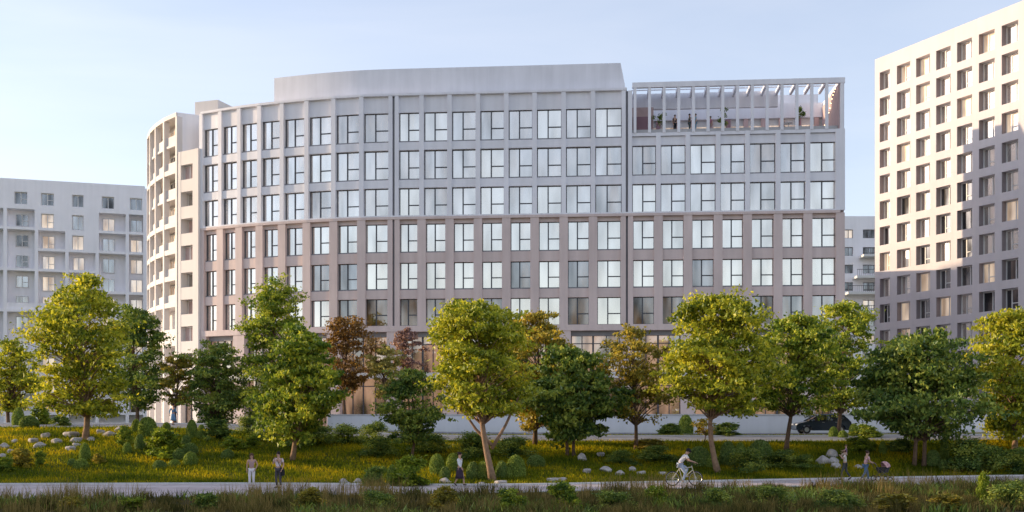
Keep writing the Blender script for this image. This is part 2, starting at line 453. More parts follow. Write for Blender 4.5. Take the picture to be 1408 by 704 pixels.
ground = link('ground', np_mesh('ground', V, F, m, soil, True)); ground['kind'] = 'structure'

def strip(name, fa, fb, x0, x1, dz, material, step=1.0, nb=8, thick=0.0):
    X = np.arange(x0, x1 + 0.01, step)
    vs = []; fs = []
    for x in X:
        a, bb = float(fa(x)), float(fb(x))
        for k in range(nb + 1):
            y = a + (bb - a) * k / nb
            vs.append((x, y, hgt(x, y) + dz))
    w = nb + 1
    for i in range(len(X) - 1):
        for k in range(nb):
            fs.append((i * w + k, (i + 1) * w + k, (i + 1) * w + k + 1, i * w + k + 1))
    if thick:                        # a skirt on both long sides makes it a real raised strip
        n0 = len(vs)
        for i in range(len(X)):
            for k in (0, nb):
                v = vs[i * w + k]; vs.append((v[0], v[1], v[2] - thick))
        for i in range(len(X) - 1):
            fs.append((i * w, n0 + 2 * i, n0 + 2 * i + 2, (i + 1) * w))
            fs.append((i * w + nb, (i + 1) * w + nb, n0 + 2 * i + 3, n0 + 2 * i + 1))
    me = bpy.data.meshes.new(name); me.from_pydata(vs, [], fs); me.materials.append(material); me.update()
    o = link(name, me); o['kind'] = 'structure'
    return o
strip('riverside_path', lambda x: pf(x) + 0.5, lambda x: pb(x) - 0.35, -70, 70, 0.03, M['asphalt'])
strip('riverside_kerb', lambda x: pb(x) - 0.35, lambda x: pb(x) - 0.02, -70, 70, 0.11, M['kerb'], nb=1, thick=0.2)
strip('riverside_path_edging', lambda x: pf(x) + 0.25, lambda x: pf(x) + 0.5, -70, 70, 0.05, M['kerb'], nb=1, thick=0.2)
strip('riverside_path_line', lambda x: pb(x) - 2.3, lambda x: pb(x) - 2.0, -70, 70, 0.036, M['kerb'], nb=1)
strip('upper_path', lambda x: rf(x) + 0.3, lambda x: rbk(x) - 0.3, -70, 90, 0.03, M['road'])
strip('upper_path_kerb_near', lambda x: rf(x) + 0.05, lambda x: rf(x) + 0.3, -70, 90, 0.07, M['kerb'], nb=1, thick=0.2)
strip('upper_path_kerb_far', lambda x: rbk(x) - 0.3, lambda x: rbk(x) - 0.05, -70, 90, 0.10, M['kerb'], nb=1, thick=0.2)
strip('street', lambda x: rbk(x) + 1.6, lambda x: rbk(x) + 7.6, -70, 90, 0.03, M['road'])
strip('plaza', lambda x: 93.5 + 0 * x, lambda x: 125.0 + 0 * x, -60, 70, 0.03, M['kerb'], step=5)

# low white wall along the street
WL = [(x, float(rbk(x)) + 8.1) for x in np.arange(-15.5, 62.1, 2.0)]
w = MB()
for i, zz in ((0, 0),):
    nrm = [(-0.09, -1.0)] * len(WL)
    zb = hgt(0, 90)
    w.sweep(WL, nrm, -0.35, 0.0, 1.9, zb + 1.42, M['wallw'])
    w.sweep(WL, nrm, -0.40, 0.06, zb + 1.424, zb + 1.52, M['kerb'])
o = w.build('garden_wall'); tag(o, 'long low white wall running behind the street and the dark parked car', 'wall')

# ------------------------------------------------------------------ the long office building
rnd = random.Random(5)
PXC = [276, 302, 328, 356, 387, 421, 458, 496.5]
DC = [109.2, 108.1, 107.1, 106.2, 105.4, 104.6, 103.9, 103.35]
PXS = [541, 579.5, 618, 657, 696, 735, 775, 815.4, 862, 905.3, 946, 987.5, 1028, 1070, 1111, 1155.5]
line = [((px - 704) / FPX * d, d) for px, d in zip(PXC, DC)]
p0 = np.array([(541 - 704) / FPX * 103.0, 103.0]); th = R(4.7); dv = np.array([math.cos(th), -math.sin(th)])
for px in PXS:
    k = (px - 704) / FPX           # x = k*y on the facade line
    t = (k * p0[1] - p0[0]) / (dv[0] - k * dv[1])
    q = p0 + dv * t; line.append((float(q[0]), float(q[1])))
NL = len(line)                      # 24 piers
def normals(ln):
    out = []
    for i in range(len(ln)):
        a = Vector(ln[max(i - 1, 0)]); b_ = Vector(ln[min(i + 1, len(ln) - 1)])
        d = (b_ - a).normalized(); out.append((d.y, -d.x))
    return out
NRM = normals(line)
IJ1, IJ2 = 8, 16                    # indices of the two joints
ZG = 2.5
Z_TOP, Z_TT, Z_BASE = 34.27, 22.63, 12.32
WIN_U = [(29.80, 32.50), (26.24, 28.93), (22.70, 25.36)]
WIN_L = [(19.36, 21.98), (15.84, 18.30), (12.36, 14.88)]

office = empty('office_building', (0, 0, 0), 'long pale office block with curved end, two tone facade and roof terrace', 'building')
up, lo, base, core, bays = MB(), MB(), MB(), MB(), []

for i in range(NL - 1):
    a, b_ = Vector(line[i]), Vector(line[i + 1])
    d = (b_ - a); Lb = d.length; u = d / Lb; n = Vector((u.y, -u.x))
    bays.append((a, u, n, Lb))
HU, HL = 0.215, 0.40                 # half pier widths
def span(i, half, wj):
    """free u-range of bay i between its two piers"""
    L0 = bays[i][3]
    lo_ = wj if i in (IJ1, IJ2) else half
    hi_ = L0 - (wj if i + 1 in (IJ1, IJ2) else half)
    return lo_, hi_
for i in range(NL):
    # piers
    n = Vector(NRM[i]); u = Vector((-n.y, n.x)); p = line[i]
    top = Z_TOP - 0.2 if i <= IJ2 else 30.05
    if i in (IJ1, IJ2):
        for s in (-1, 1):
            c = s * 0.30
            up.obox(p, u, n, c - 0.19, c + 0.19, -0.62, 0.0, Z_TT, Z_TOP - 0.2 if (i == IJ1 or s < 0) else 34.0)
            c2 = s * 0.34
            lo.obox(p, u, n, c2 - 0.24, c2 + 0.24, -0.62, 0.0, Z_BASE, Z_TT - 0.25)
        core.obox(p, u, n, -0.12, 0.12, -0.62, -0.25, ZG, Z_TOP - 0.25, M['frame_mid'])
    else:
        hu = HU if i < NL - 1 else 0.42
        up.obox(p, u, n, -hu, hu, -0.62, 0.0, Z_TT, top)
        lo.obox(p, u, n, -HL, HL, -0.62, 0.0, Z_BASE, Z_TT - 0.25)
WJU, WJL = 0.49, 0.58
for i in range(NL - 1):
    a, u, n, Lb = bays[i]
    s0, s1 = span(i, HU, WJU); t0, t1 = span(i, HL, WJL)
    wing = i >= IJ2
    if not wing:
        up.obox(a, u, n, s0, s1, -0.62, -0.27, WIN_U[0][1], 34.05)        # blank top panel
        up.obox(a, u, n, s0, s1, -0.62, -0.14, WIN_U[1][1], WIN_U[0][0] - 0.123); core.obox(a, u, n, s0, s1, -0.62, -0.22, WIN_U[0][0] - 0.12, WIN_U[0][0], M['frame_mid'])  # grey strip under the sill paints the shadow gap dark
    else:
        up.obox(a, u, n, s0, s1, -0.62, -0.24, WIN_U[1][1], 29.72)
        up.obox(a, u, n, s0, s1, -0.62, -0.06, 29.76, 30.05)
    for k in range(2):
        zb, zt = WIN_U[k + 1][1], WIN_U[k][0] - 0.12
        if k == 0: continue
        up.obox(a, u, n, s0, s1, -0.62, -0.14, zb, zt - 0.003)
        core.obox(a, u, n, s0, s1, -0.62, -0.22, zt, zt + 0.12, M['frame_mid'])  # sill gap coloured dark to stand for its shade
    lo.obox(a, u, n, t0, t1, -0.62, -0.30, WIN_L[0][1], Z_TT - 0.25)       # shadowed header
    for k in range(2):
        zb, zt = WIN_L[k + 1][1], WIN_L[k][0] - 0.12
        lo.obox(a, u, n, t0, t1, -0.62, -0.16, zb, zt - 0.003)
        core.obox(a, u, n, t0, t1, -0.62, -0.26, zt, zt + 0.12, M['frame_mid'])  # the same painted shade strip below the sills of the pink storeys
iw = slice(0, IJ2 + 1); ir = slice(IJ2, NL)
up.sweep(line[iw], NRM[iw], -0.62, 0.05, Z_TOP - 0.22, Z_TOP)
up.sweep(line, NRM, -0.62, 0.03, Z_TT - 0.02, Z_TT + 0.10)
lo.sweep(line, NRM, -0.62, 0.045, Z_TT - 0.26, Z_TT - 0.022)
lo.sweep(line, NRM, -0.62, 0.06, Z_BASE - 0.55, Z_BASE)

o = up.build('upper_facade', M['white'], office); o['label'] = 'white upper storeys with slim piers'
o = lo.build('lower_facade', M['pink'], office); o['label'] = 'dusky pink lower storeys with broad piers'
# ground floor: wide piers every second bay, tall glazing, canopy band
wide = [0, 2, 4, 6, 8, 10, 12, 14, 16, 18, 20, 22, 23]
for i in wide:
    n = Vector(NRM[i]); u = Vector((-n.y, n.x))
    base.obox(line[i], u, n, -0.66, 0.66, -0.95, -0.01, ZG - 0.5, Z_BASE - 0.55)
o = base.build('base_pier', M['pink'], office); o['label'] = 'broad ground floor piers'
cn = MB(); cn.sweep(line, NRM, -0.9, 0.02, 7.35, 7.9, M['frame_white']); cn.sweep(line, NRM, -0.9, -0.5, 11.3, 11.77, M['frame_mid'])
cn.build('canopy_band', None, office)
for j in range(len(wide) - 1):
    i0, i1 = wide[j], wide[j + 1]
    fr_, gl_ = MB(), MB()
    for i in range(i0, i1):
        a, u, n, Lb = bays[i]
        s0 = 0.66 if i == i0 else 0.0; s1 = Lb - (0.66 if i == i1 - 1 else 0.0)
        for z0, z1 in ((ZG, 7.35), (7.9, 11.3)):
            gl_.obox(a, u, n, s0, s1, -0.84, -0.80, z0, z1)
            for q in (s0 + 0.04, (s0 + s1) / 2, s1 - 0.04):
                fr_.obox(a, u, n, q - 0.045, q + 0.045, -0.79, -0.70, z0, z1)
            fr_.obox(a, u, n, s0, s1, -0.79, -0.71, z1 - 0.75, z1 - 0.67)
    f_ = fr_.build('shopfront', M['frame'], office); gl_.build('pane', M['shop'], f_)
# windows
def window_geom(fr_, gl_, a, u, n, s0, s1, z0, z1, nn=-0.5, split=0.45, transom=0.40, t=0.03):
    w_ = s1 - s0; m_ = s0 + w_ * split
    fr_.obox(a, u, n, s0, s0 + max(t, 0.05), nn - 0.06, nn + 0.10, z0, z1)
    fr_.obox(a, u, n, s1 - t, s1, nn - 0.06, nn + 0.05, z0, z1)
    fr_.obox(a, u, n, s0 + max(t, 0.05), s1 - t, nn - 0.06, nn + 0.05, z0, z0 + t)
    fr_.obox(a, u, n, s0 + max(t, 0.05), s1 - t, nn - 0.06, nn + 0.05, z1 - t - 0.03, z1)
    fr_.obox(a, u, n, m_ - 0.055, m_ + 0.055, nn - 0.06, nn + 0.06, z0 + t, z1 - t - 0.03)
    zt = z0 + (z1 - z0) * transom
    if transom: fr_.obox(a, u, n, m_ + 0.055, s1 - t, nn - 0.06, nn + 0.055, zt - 0.045, zt + 0.045)
    def quad(x0, x1, y0, y1):
        gl_.obox(a, u, n, x0, x1, nn - 0.03, nn - 0.01, y0, y1)
    quad(s0 + max(t, 0.05), m_ - 0.055, z0 + t, z1 - t - 0.03)
    if transom:
        quad(m_ + 0.055, s1 - t, z0 + t, zt - 0.045); quad(m_ + 0.055, s1 - t, zt + 0.045, z1 - t - 0.03)
    else:
        quad(m_ + 0.055, s1 - t, z0 + t, z1 - t - 0.03)
cnt = 0
rest_f, rest_g = MB(), MB()
order = list(range(NL - 2, -1, -1))
for i in order:
    a, u, n, Lb = bays[i]
    for r_, (z0, z1) in enumerate(WIN_U + WIN_L):
        if i >= IJ2 and r_ == 0: continue
        upper = r_ < 3
        s0, s1 = span(i, HU, WJU) if upper else span(i, HL, WJL)
        if upper: s0 += 0.02; s1 -= 0.02
        x = rnd.random()
        if r_ < 3: gm = M['glass'] if x < 0.6 else (M['glass_mid'] if x < 0.9 else M['glass_dim'])
        elif r_ == 3: gm = M['glass_mid'] if x < 0.88 else M['glass_dim']
        elif r_ == 4: gm = M['glass_low'] if x < 0.18 else M['glass_mid']
        else: gm = M['glass_tree_reflection'] if x < 0.62 else (M['glass_low'] if x < 0.75 else M['glass_mid'])
        tr_ = 0.40
        if cnt < 100:
            fr_, gl_ = MB(), MB()
            window_geom(fr_, gl_, (0, 0), u, n, s0, s1, z0, z1, transom=tr_)
            f_ = fr_.build('window', M['frame'], office, (a.x, a.y, 0))
            g_ = gl_.build('pane', gm, f_)
            cnt += 1
        else:
            window_geom(rest_f, rest_g, a, u, n, s0, s1, z0, z1, transom=tr_)
f_ = rest_f.build('window', M['frame'], office); f_['kind'] = 'stuff'
rest_g.build('pane', M['glass'], f_)
# body behind the facade, roofs
def off(ln, nr, d): return [(p[0] + n[0] * d, p[1] + n[1] * d) for p, n in zip(ln, nr)]
fi = off(line, NRM, -0.63)
fl = fi[:IJ2 + 1] + [(line[IJ2][0] + 1.4, line[IJ2][1] + 17.5), (-10, 121.5), (-22, 124), (-30, 122)]
core.prism(fl, 11.79, 34.0, M['core'])
fw = fi[IJ2:] + [(line[-1][0] + 1.5, line[-1][1] + 18.0), (line[IJ2][0] + 1.5, line[IJ2][1] + 18.0)]
core.prism(fw, 11.79, 29.7, M['core'])
fb = off(line, NRM, -1.3)
core.prism(fb + [fw[-2], fl[-3], fl[-2], fl[-1]], ZG, 11.78, M['core'])
core.build('inner_body', None, office)
sk = MB()
rx, ry = line[-1]; nr = Vector(NRM[-1]); ur = Vector((-nr.y, nr.x))
sk.obox(line[-1], ur, nr, 0.2, 0.45, -18.1, -0.63, Z_TT, 30.05, M['white'])
sk.obox(line[-1], ur, nr, 0.2, 0.45, -18.1, -0.63, ZG - 0.4, Z_TT - 0.003, M['pink'])
sk.obox(line[0], Vector((-NRM[0][1], NRM[0][0])), Vector(NRM[0]), -0.26, -0.02, -3.0, -0.63, Z_TT, Z_TOP - 0.25, M['white'])
sk.obox(line[0], Vector((-NRM[0][1], NRM[0][0])), Vector(NRM[0]), -0.44, -0.02, -3.0, -0.63, ZG, Z_TT - 0.3, M['pink'])
sk.build('side_wall', None, office)
rw = MB(); rw.prism([(9, 120.2), (32.0, 118.4), (33.0, 134), (10, 136)], ZG, 22.4, M['lilac']); rw.build('unseen_shade_wing', None, office)  # unseen wing added to shade the lower part of the right slab
# penthouse: smooth band, set back, follows the curve, raked right end
pl_i = list(range(3, IJ2 + 1))
pl = [line[i] for i in pl_i]; pn = [NRM[i] for i in pl_i]
k_ = (377 - 704) / FPX
a3, a4 = Vector(off(line, NRM, -1.0)[3]), Vector(off(line, NRM, -1.0)[4])
t_ = (k_ * a3.y - a3.x) / ((a4 - a3).x - k_ * (a4 - a3).y)
st = a3 + (a4 - a3) * t_
fine = []
src = [tuple(st)] + off(line, NRM, -1.0)[4:IJ2] + [off(line, NRM, -1.0)[IJ2]]
for i in range(len(src) - 1):
    for q in range(4):
        # Catmull-Rom smoothing so that the band reads as one curve
        P0 = np.array(src[max(i - 1, 0)]); P1 = np.array(src[i]); P2 = np.array(src[i + 1]); P3 = np.array(src[min(i + 2, len(src) - 1)])
        t = q / 4
        fine.append(tuple(0.5 * ((2 * P1) + (-P0 + P2) * t + (2 * P0 - 5 * P1 + 4 * P2 - P3) * t * t + (-P0 + 3 * P1 - 3 * P2 + P3) * t ** 3)))
fine.append(src[-1])
back = [(fine[-1][0] + 1.0, fine[-1][1] + 12), (-10, 118), (fine[0][0] + 1.5, fine[0][1] + 9)]
bot = fine + back
topl = list(bot); e = len(fine) - 1
topl[e] = (fine[e][0] - 1.25, fine[e][1] + 0.1); topl[e + 1] = (back[0][0] - 1.25, back[0][1])
ph = MB(); ph.prism(bot, 34.0, 36.9, None, topl)
o = ph.build('penthouse', M['white'], office); o['label'] = 'smooth blank rooftop storey set back from the parapet'
# roof terrace on the right wing
pg = MB()
A = Vector(line[IJ2]); U = Vector(dv); NN = Vector((U.y, -U.x))
Lw = (Vector(line[-1]) - A).length
ZT0, ZT1 = 34.12, 34.72
def pgb(u0, u1, n0, n1, z0, z1, mb=pg, m_=None): mb.obox(A, U, NN, u0, u1, n0, n1, z0, z1, m_)
pgb(0.5, Lw + 0.42, -0.35, 0.03, ZT0 + 0.12, ZT1)                 # front beam
ncol = 15
for k in range(ncol):
    uu = 0.75 + k * (Lw - 0.6) / (ncol - 1)
    pgb(uu - 0.13, uu + 0.13, -0.32, 0.0, 30.05, ZT0 + 0.12)
    pgb(uu - 0.10, uu + 0.10, -3.6, -0.36, ZT0 + 0.15, ZT1 - 0.06)     # joists
for q in (-1.3, -2.4):
    pgb(0.5, Lw, q - 0.06, q + 0.06, ZT1 - 0.055, ZT1 + 0.03)          # cross slats
pgb(0.5, Lw * 0.74, -4.0, -3.6, ZT0 - 0.9, ZT1)                        # inner beam
pgb(0.5, Lw, -8.4, -7.9, 33.3, ZT1)
pgb(Lw + 0.02, Lw + 0.42, -8.4, -0.36, 30.06, ZT1 - 0.003)             # end wall
pg.build('pergola', M['white'], office)
pv = MB(); pgb(0.5, Lw + 0.42, -18.0, -8.41, 29.75, ZT1 - 0.05, pv); pgb(1.5, Lw + 0.42, -18.0, -12.5, ZT1 - 0.05, 36.9, pv); pv.build('roof_shadow_blocks', M['white'], office)  # unseen blocks added for the shadow they throw on the right slab
bk = MB()
pgb(0.5, Lw, -8.4, -8.2, 29.75, 33.3, bk, M['frame_white'])
for k in range(11):
    uu = 1.6 + k * 1.72
    pgb(uu - 0.22, uu + 0.22, -8.19, -7.95, 29.75, 33.29, bk, M['mauve'] if k % 4 == 1 else M['rose'])
pgb(0.5, 2.6, -3.4, -3.2, 29.75, 33.3, bk, M['rose']); pgb(0.62, 2.45, -3.19, -3.12, 29.75, 32.4, bk, M['mauve'])
pgb(Lw - 0.08, Lw + 0.015, -7.9, -0.4, 29.75, ZT0 + 0.1, bk, M['rose'])
bk.build('pavilion_wall', None, office)
for k in range(10):
    uu = 2.5 + k * 1.72
    if uu + 1.2 > Lw: break
    gg = MB(); pgb(uu - 0.6, uu + 0.6, -8.18, -8.13, 29.9, 32.6, gg); gg.build('terrace_door', M['glass_warm'], office)
gr = MB(); pgb(0.5, Lw, -0.50, -0.46, 30.05, 30.9, gr); 
dk = MB(); pgb(0.52, Lw - 0.1, -8.1, -0.64, 29.71, 30.5, dk); dk.build('terrace_deck', M['roofdeck'], office)
# string lights along the end wall
sm_, snt, sN, sL, sb = new_mat('bulb_glow')
sb.inputs['Emission Color'].default_value = (1, 0.72, 0.35, 1); sb.inputs['Emission Strength'].default_value = 2.0
bl = MB()
pts = []
for k in range(15):
    q = k / 14; nn_ = -0.9 - 6.6 * q; z = 34.0 - 3.0 * q + 0.5 * math.sin(q * PI * 3) * 0.3 
    pp = A + U * (Lw - 0.28) + NN * nn_
    pts.append((pp.x, pp.y, z)); bl.ball((pp.x, pp.y, z - 0.05), 0.05, sm_, 8, 6)
bl.tube(pts, 0.012, 5, M['black'])
tag(bl.build('string_lights'), 'string of small warm bulbs running down the end wall of the roof terrace', 'string lights')

# ------------------------------------------------------------------ white curved apartment tower at the left end
tower = empty('apartment_tower', (0, 0, 0), 'cream curved apartment tower with deep balconies joined to the left end of the office block', 'building')
TC = [(-34.1, 110.9), (-36.05, 113.0), (-37.65, 115.25), (-39.0, 117.6)]
hd = R(60)
for k in range(6):
    hd += R(5.8); TC.append((TC[-1][0] - 2.75 * math.cos(hd), TC[-1][1] + 2.75 * math.sin(hd)))
TL = TC[::-1]; TN = normals(TL)
wl, pp_, cw = MB(), MB(), MB()
TZ = 34.72
floors = [31.55, 28.85, 26.12, 23.4, 20.68, 17.96, 15.24, 12.5]
for z in (28.85, 23.4, 20.68, 17.96, 15.24):
    wl.sweep(TL, TN, -1.5, 0.04, z - 0.28, z + 0.22)
for z in (31.55, 26.12):
    wl.sweep(TL, TN, -1.5, -0.12, z - 0.12, z + 0.12)
wl.sweep(TL, TN, -1.5, 0.04, 11.0, 12.7)
wl.sweep(TL, TN, -1.5, 0.05, TZ - 0.42, TZ)
for p, n in zip(TL, TN):
    u = (-n[1], n[0]); wl.obox(p, u, n, -0.17, 0.17, -0.55, 0.06, ZG, TZ - 0.42)
wl.build('balcony_frame', M['cream'], tower)
for i in range(len(TL) - 1):
    a, b_ = Vector(TL[i]), Vector(TL[i + 1]); u = (b_ - a).normalized(); n = Vector((u.y, -u.x)); L0 = (b_ - a).length
    cw.obox(a, u, n, 0, L0, -1.75, -1.5, ZG, TZ - 0.1)
    for z in floors[:-1]:
        pq = MB(); pq.obox(a, u, n, 0.17, L0 - 0.17, -0.32, -0.24, z + 0.12, z + 1.05); pq.build('balcony_parapet', M['cream'], tower)
        fr_, gl_ = MB(), MB()
        window_geom(fr_, gl_, a, u, n, 0.55, L0 - 0.35, z + 0.25, z + 2.25, nn=-1.43, split=0.5, transom=0)
        f_ = fr_.build('window', M['frame_white'], tower); gl_.build('pane', M['glass_warm'] if rnd.random() < 0.8 else M['glass_low'], f_)
    fr_, gl_ = MB(), MB()
    window_geom(fr_, gl_, a, u, n, 0.3, L0 - 0.3, 7.2, 10.6, nn=-1.43, split=0.5, transom=0)
    f_ = fr_.build('window', M['frame_mid'], tower); gl_.build('pane', M['glass'], f_)
cw.build('recessed_wall', M['cream'], tower)
body = MB()
S = (-31.9, 112.0)
tb = off(TL, TN, -1.76) + [(-33.3, 111.25), S, (-24.5, 124), (-30, 131)]
body.prism(tb, ZG, TZ - 0.05)
q0_, q1_ = Vector(TC[0]), Vector((-31.9, 112.0)); uu_ = (q1_ - q0_).normalized()
body.obox(q0_, uu_, Vector((uu_.y, -uu_.x)), 0.10, (q1_ - q0_).length, -0.2, 0.0, 30.45, TZ - 0.004)
body.build('tower_body', M['lilac'], tower)
bx_ = MB()
c0 = ray(268, 141, 113.5); c1 = ray(301, 141, 113.0)
bx_.prism([(c0.x, 113.5), (c1.x, 112.6), (c1.x + 1.5, 117), (c0.x + 0.5, 118)], TZ - 0.1, 36.5)
bx_.build('lift_housing', M['cream'], tower)
# lower flank with loggias, between tower and office
E0 = Vector((-34.0, 110.75)); E1 = Vector((-31.45, 109.05)); u = (E1 - E0).normalized(); n = Vector((u.y, -u.x)); L0 = (E1 - E0).length
fk = MB()
fk.obox(E0, u, n, 0.15, 0.55, -1.4, 0.0, ZG, 30.6)
fk.obox(E0, u, n, L0 - 0.72, L0 + 0.12, -1.4, 0.0, ZG, 30.6)
fk.obox(E0, u, n, 0.55, L0 - 0.72, -1.4, -1.15, ZG, 30.55)
zz = 29.2; prev = 30.6
for k in range(8):
    z1_, z0_ = zz - 2.72 * k, zz - 2.72 * k - 1.5
    fk.obox(E0, u, n, 0.55, L0 - 0.72, -1.15, -0.02, z1_, prev); prev = z0_
fk.obox(E0, u, n, 0.55, L0 - 0.72, -1.15, -0.02, 6.9, prev)
fk.build('loggia_flank', M['cream'], tower)
for k in range(8):
    fr_, gl_ = MB(), MB(); z0_ = zz - 2.72 * k - 1.5
    window_geom(fr_, gl_, E0, u, n, 0.62, L0 - 0.8, z0_ + 0.02, z0_ + 1.45, nn=-0.95 if k % 3 else -0.5, split=0.5, transom=0)
    f_ = fr_.build('window', M['frame_white'], tower); gl_.build('pane', M['blind'] if k % 3 != 1 else M['glass_low'], f_)
fr_, gl_ = MB(), MB(); window_geom(fr_, gl_, E0, u, n, 0.6, L0 - 0.75, 3.0, 6.8, nn=-0.7)
f_ = fr_.build('window', M['frame'], tower); gl_.build('pane', M['shop'], f_)

# ------------------------------------------------------------------ left apartment block with grid of loggias
blk = empty('apartment_block', (0, 0, 0), 'grey white apartment block with a grid of deep loggias beyond the cream tower', 'building')
LA = Vector(((-36 - 704) / FPX * 158.6, 158.6)); LB = Vector(((203 - 704) / FPX * 165.5, 165.5))
u = (LB - LA).normalized(); n = Vector((u.y, -u.x)); LW = (LB - LA).length
ZR, SH = 38.9, 3.03
colpx = [-33, 7, 50, 92, 133.5, 175, 199]
def u_at(px):
    k = (px - 704) / FPX
    return (k * LA.y - LA.x) / (u.x - k * u.y)
cu = [u_at(p) for p in colpx]
wa, gridm = MB(), MB()
wa.obox(LA, u, n, 0, LW, -14, -1.6, ZG, ZR - 0.05)
flush_rows = [1, 1, 2, 3, 1, 1]      # top storeys that are flush wall, per column
zrow = [ZR - 1.9 - 0 - SH * r_ for r_ in range(12)]   # head of window in storey r
joined = {0: {2, 4, 6, 8, 10}, 1: {2, 4, 6, 8, 10}, 2: {4, 6, 8}, 3: {5, 7, 9}, 4: {3, 5, 7, 9}, 5: {3, 6, 8}}
for c in range(6):
    u0, u1 = cu[c], cu[c + 1]
    fr0 = flush_rows[c]
    cx = u0 + (u1 - u0) * (0.5 if c in (0, 1, 5) else 0.36)
    ww = 1.75 if c != 3 else 1.6
    for r_ in range(12):
        zh = zrow[r_]; zl = zh - (1.8 if r_ == 0 or c == 1 else 2.2)
        warm = (c >= 2 and r_ > 0)
        if r_ < fr0:
            zt = ZR - 0.003 if r_ == 0 else zrow[r_] + 0.9
            zb = zrow[r_] - SH + 0.9
            wa.obox(LA, u, n, u0, cx - ww / 2, -1.6, -0.002, zb, zt); wa.obox(LA, u, n, cx + ww / 2, u1, -1.6, -0.002, zb, zt)
            wa.obox(LA, u, n, cx - ww / 2, cx + ww / 2, -1.6, -0.002, zh, zt); wa.obox(LA, u, n, cx - ww / 2, cx + ww / 2, -1.6, -0.002, zb, zl)
            nn_ = -0.35
        else:
            nn_ = -1.5
            if r_ - 1 not in joined[c] or r_ == fr0:
                gridm.obox(LA, u, n, u0 + 0.24, u1 - 0.24, -1.6, 0.0, zh + 0.55, zh + 0.95)
            elif rnd.random() < 0.4:
                gridm.obox(LA, u, n, u0 + 0.24, u1 - 0.24, -0.3, -0.2, zh - SH + 0.95, zh - SH + 1.9)
        if zl < 3: continue
        fr_, gl_ = MB(), MB()
        window_geom(fr_, gl_, LA, u, n, cx - ww / 2 + 0.02, cx + ww / 2 - 0.02, zl + 0.01, zh - 0.01, nn=nn_, split=0.5, transom=0.45 if c < 3 else 0, t=0.08)
        f_ = fr_.build('window', M['frame_white'], blk)
        gl_.build('pane', M['glass_warm'] if warm and rnd.random() < 0.8 else (M['glass_low'] if warm or r_ > 3 else M['glass_dark']), f_)
for c in range(7):
    zt = ZR - 1.9 - SH * (min(flush_rows[max(c - 1, 0)], flush_rows[min(c, 5)]) - 1) - SH + 0.9
    gridm.obox(LA, u, n, cu[c] - 0.24, cu[c] + 0.24, -1.6, 0.002, ZG, ZR - 1.9)
wa.build('facade_wall', M['lilac'], blk); gridm.build('loggia_grid', M['lilac'], blk)

# ------------------------------------------------------------------ right apartment slab
slab = empty('apartment_slab', (0, 0, 0), 'tall cream apartment slab with deep square windows running out of the picture at the right', 'building')
RC = Vector(((1203 - 704) / FPX * 126.0, 126.0)); u = Vector((0.4429, -0.8966)).normalized(); n = Vector((-0.8966, -0.4429)).normalized()
def ur_at(px):
    k = (px - 704) / FPX
    return (k * RC.y - RC.x) / (u.x - k * u.y)
ccx = [ur_at(p) for p in (1216.5, 1242.5, 1269.5, 1297.8, 1326.5, 1356.5, 1388.5)]
step = (ccx[-1] - ccx[0]) / 6
ccx = [ccx[0] + step * k for k in range(11)]
ZR2, P2 = 45.06, 2.963
heads = [43.35 - P2 * r_ for r_ in range(14)]
ww, wh, RV = step * 0.70, 2.10, 0.74
fm = MB()
edges = [0.0] + [v for c in ccx for v in (c - ww / 2, c + ww / 2)] + [ccx[-1] + 3.0]
if True:
    ww0 = ww * 0.8
    edges[1] = ccx[0] - ww0 / 2; edges[2] = ccx[0] + ww0 / 2
for k in range(0, len(edges), 2):
    fm.obox(RC, u, n, edges[k], edges[k + 1], -RV - 0.1, 0.0, ZG - 0.5, ZR2)
zp = ZR2
for r_, zh in enumerate(heads):
    for c in range(len(ccx)):
        fm.obox(RC, u, n, edges[2 * c + 1], edges[2 * c + 2], -RV - 0.1, -0.001, zh, zp - 0.0)
    zp = zh - wh
for c in range(len(ccx)):
    fm.obox(RC, u, n, edges[2 * c + 1], edges[2 * c + 2], -RV - 0.1, -0.001, ZG - 0.5, zp)
fm.build('facade_wall', M['slab'], slab)
bd = MB(); bd.obox(RC, u, n, 0.0, edges[-1], -15.0, -RV - 0.1, ZG - 0.5, ZR2 - 0.02); bd.build('slab_body', M['slab'], slab)
sf_, sg_ = MB(), MB()
shade_ = MB()  # grey strips paint shade onto the left side of each window reveal
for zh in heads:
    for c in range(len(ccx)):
        shade_.obox(RC, u, n, edges[2 * c + 1], edges[2 * c + 1] + 0.04, -RV + 0.12, -0.05, zh - wh, zh)
shade_.build('reveal_shade', mat('grey_reveal_shade', (0.27, 0.23, 0.235), 0.6, 0.08), slab)
cnt = 0
for r_, zh in enumerate(heads):
    for c in range(len(ccx)):
        if c < 7 and cnt < 100:
            fr_, gl_ = MB(), MB()
        else:
            fr_, gl_ = sf_, sg_
        fm2, gm2 = fr_, gl_
        flip = (r_ + c) % 2
        window_geom(fm2, gm2, RC, u, n, edges[2 * c + 1] + 0.05, edges[2 * c + 2] - 0.01, zh - wh + 0.01, zh - 0.01, nn=-RV + 0.06, split=0.36 if flip else 0.62, transom=0.3 if flip else 0, t=0.07)
        if fr_ is not sf_:
            f_ = fr_.build('window', M['frame_white'], slab); cnt += 1
            x = rnd.random()
            gl_.build('pane', M['glass_dark'] if r_ > 4 and x < 0.45 else (M['glass_warm'] if x > 0.8 else M['glass']), f_)
f_ = sf_.build('window', M['frame_white'], slab); f_['kind'] = 'stuff'; sg_.build('pane', M['glass'], f_)

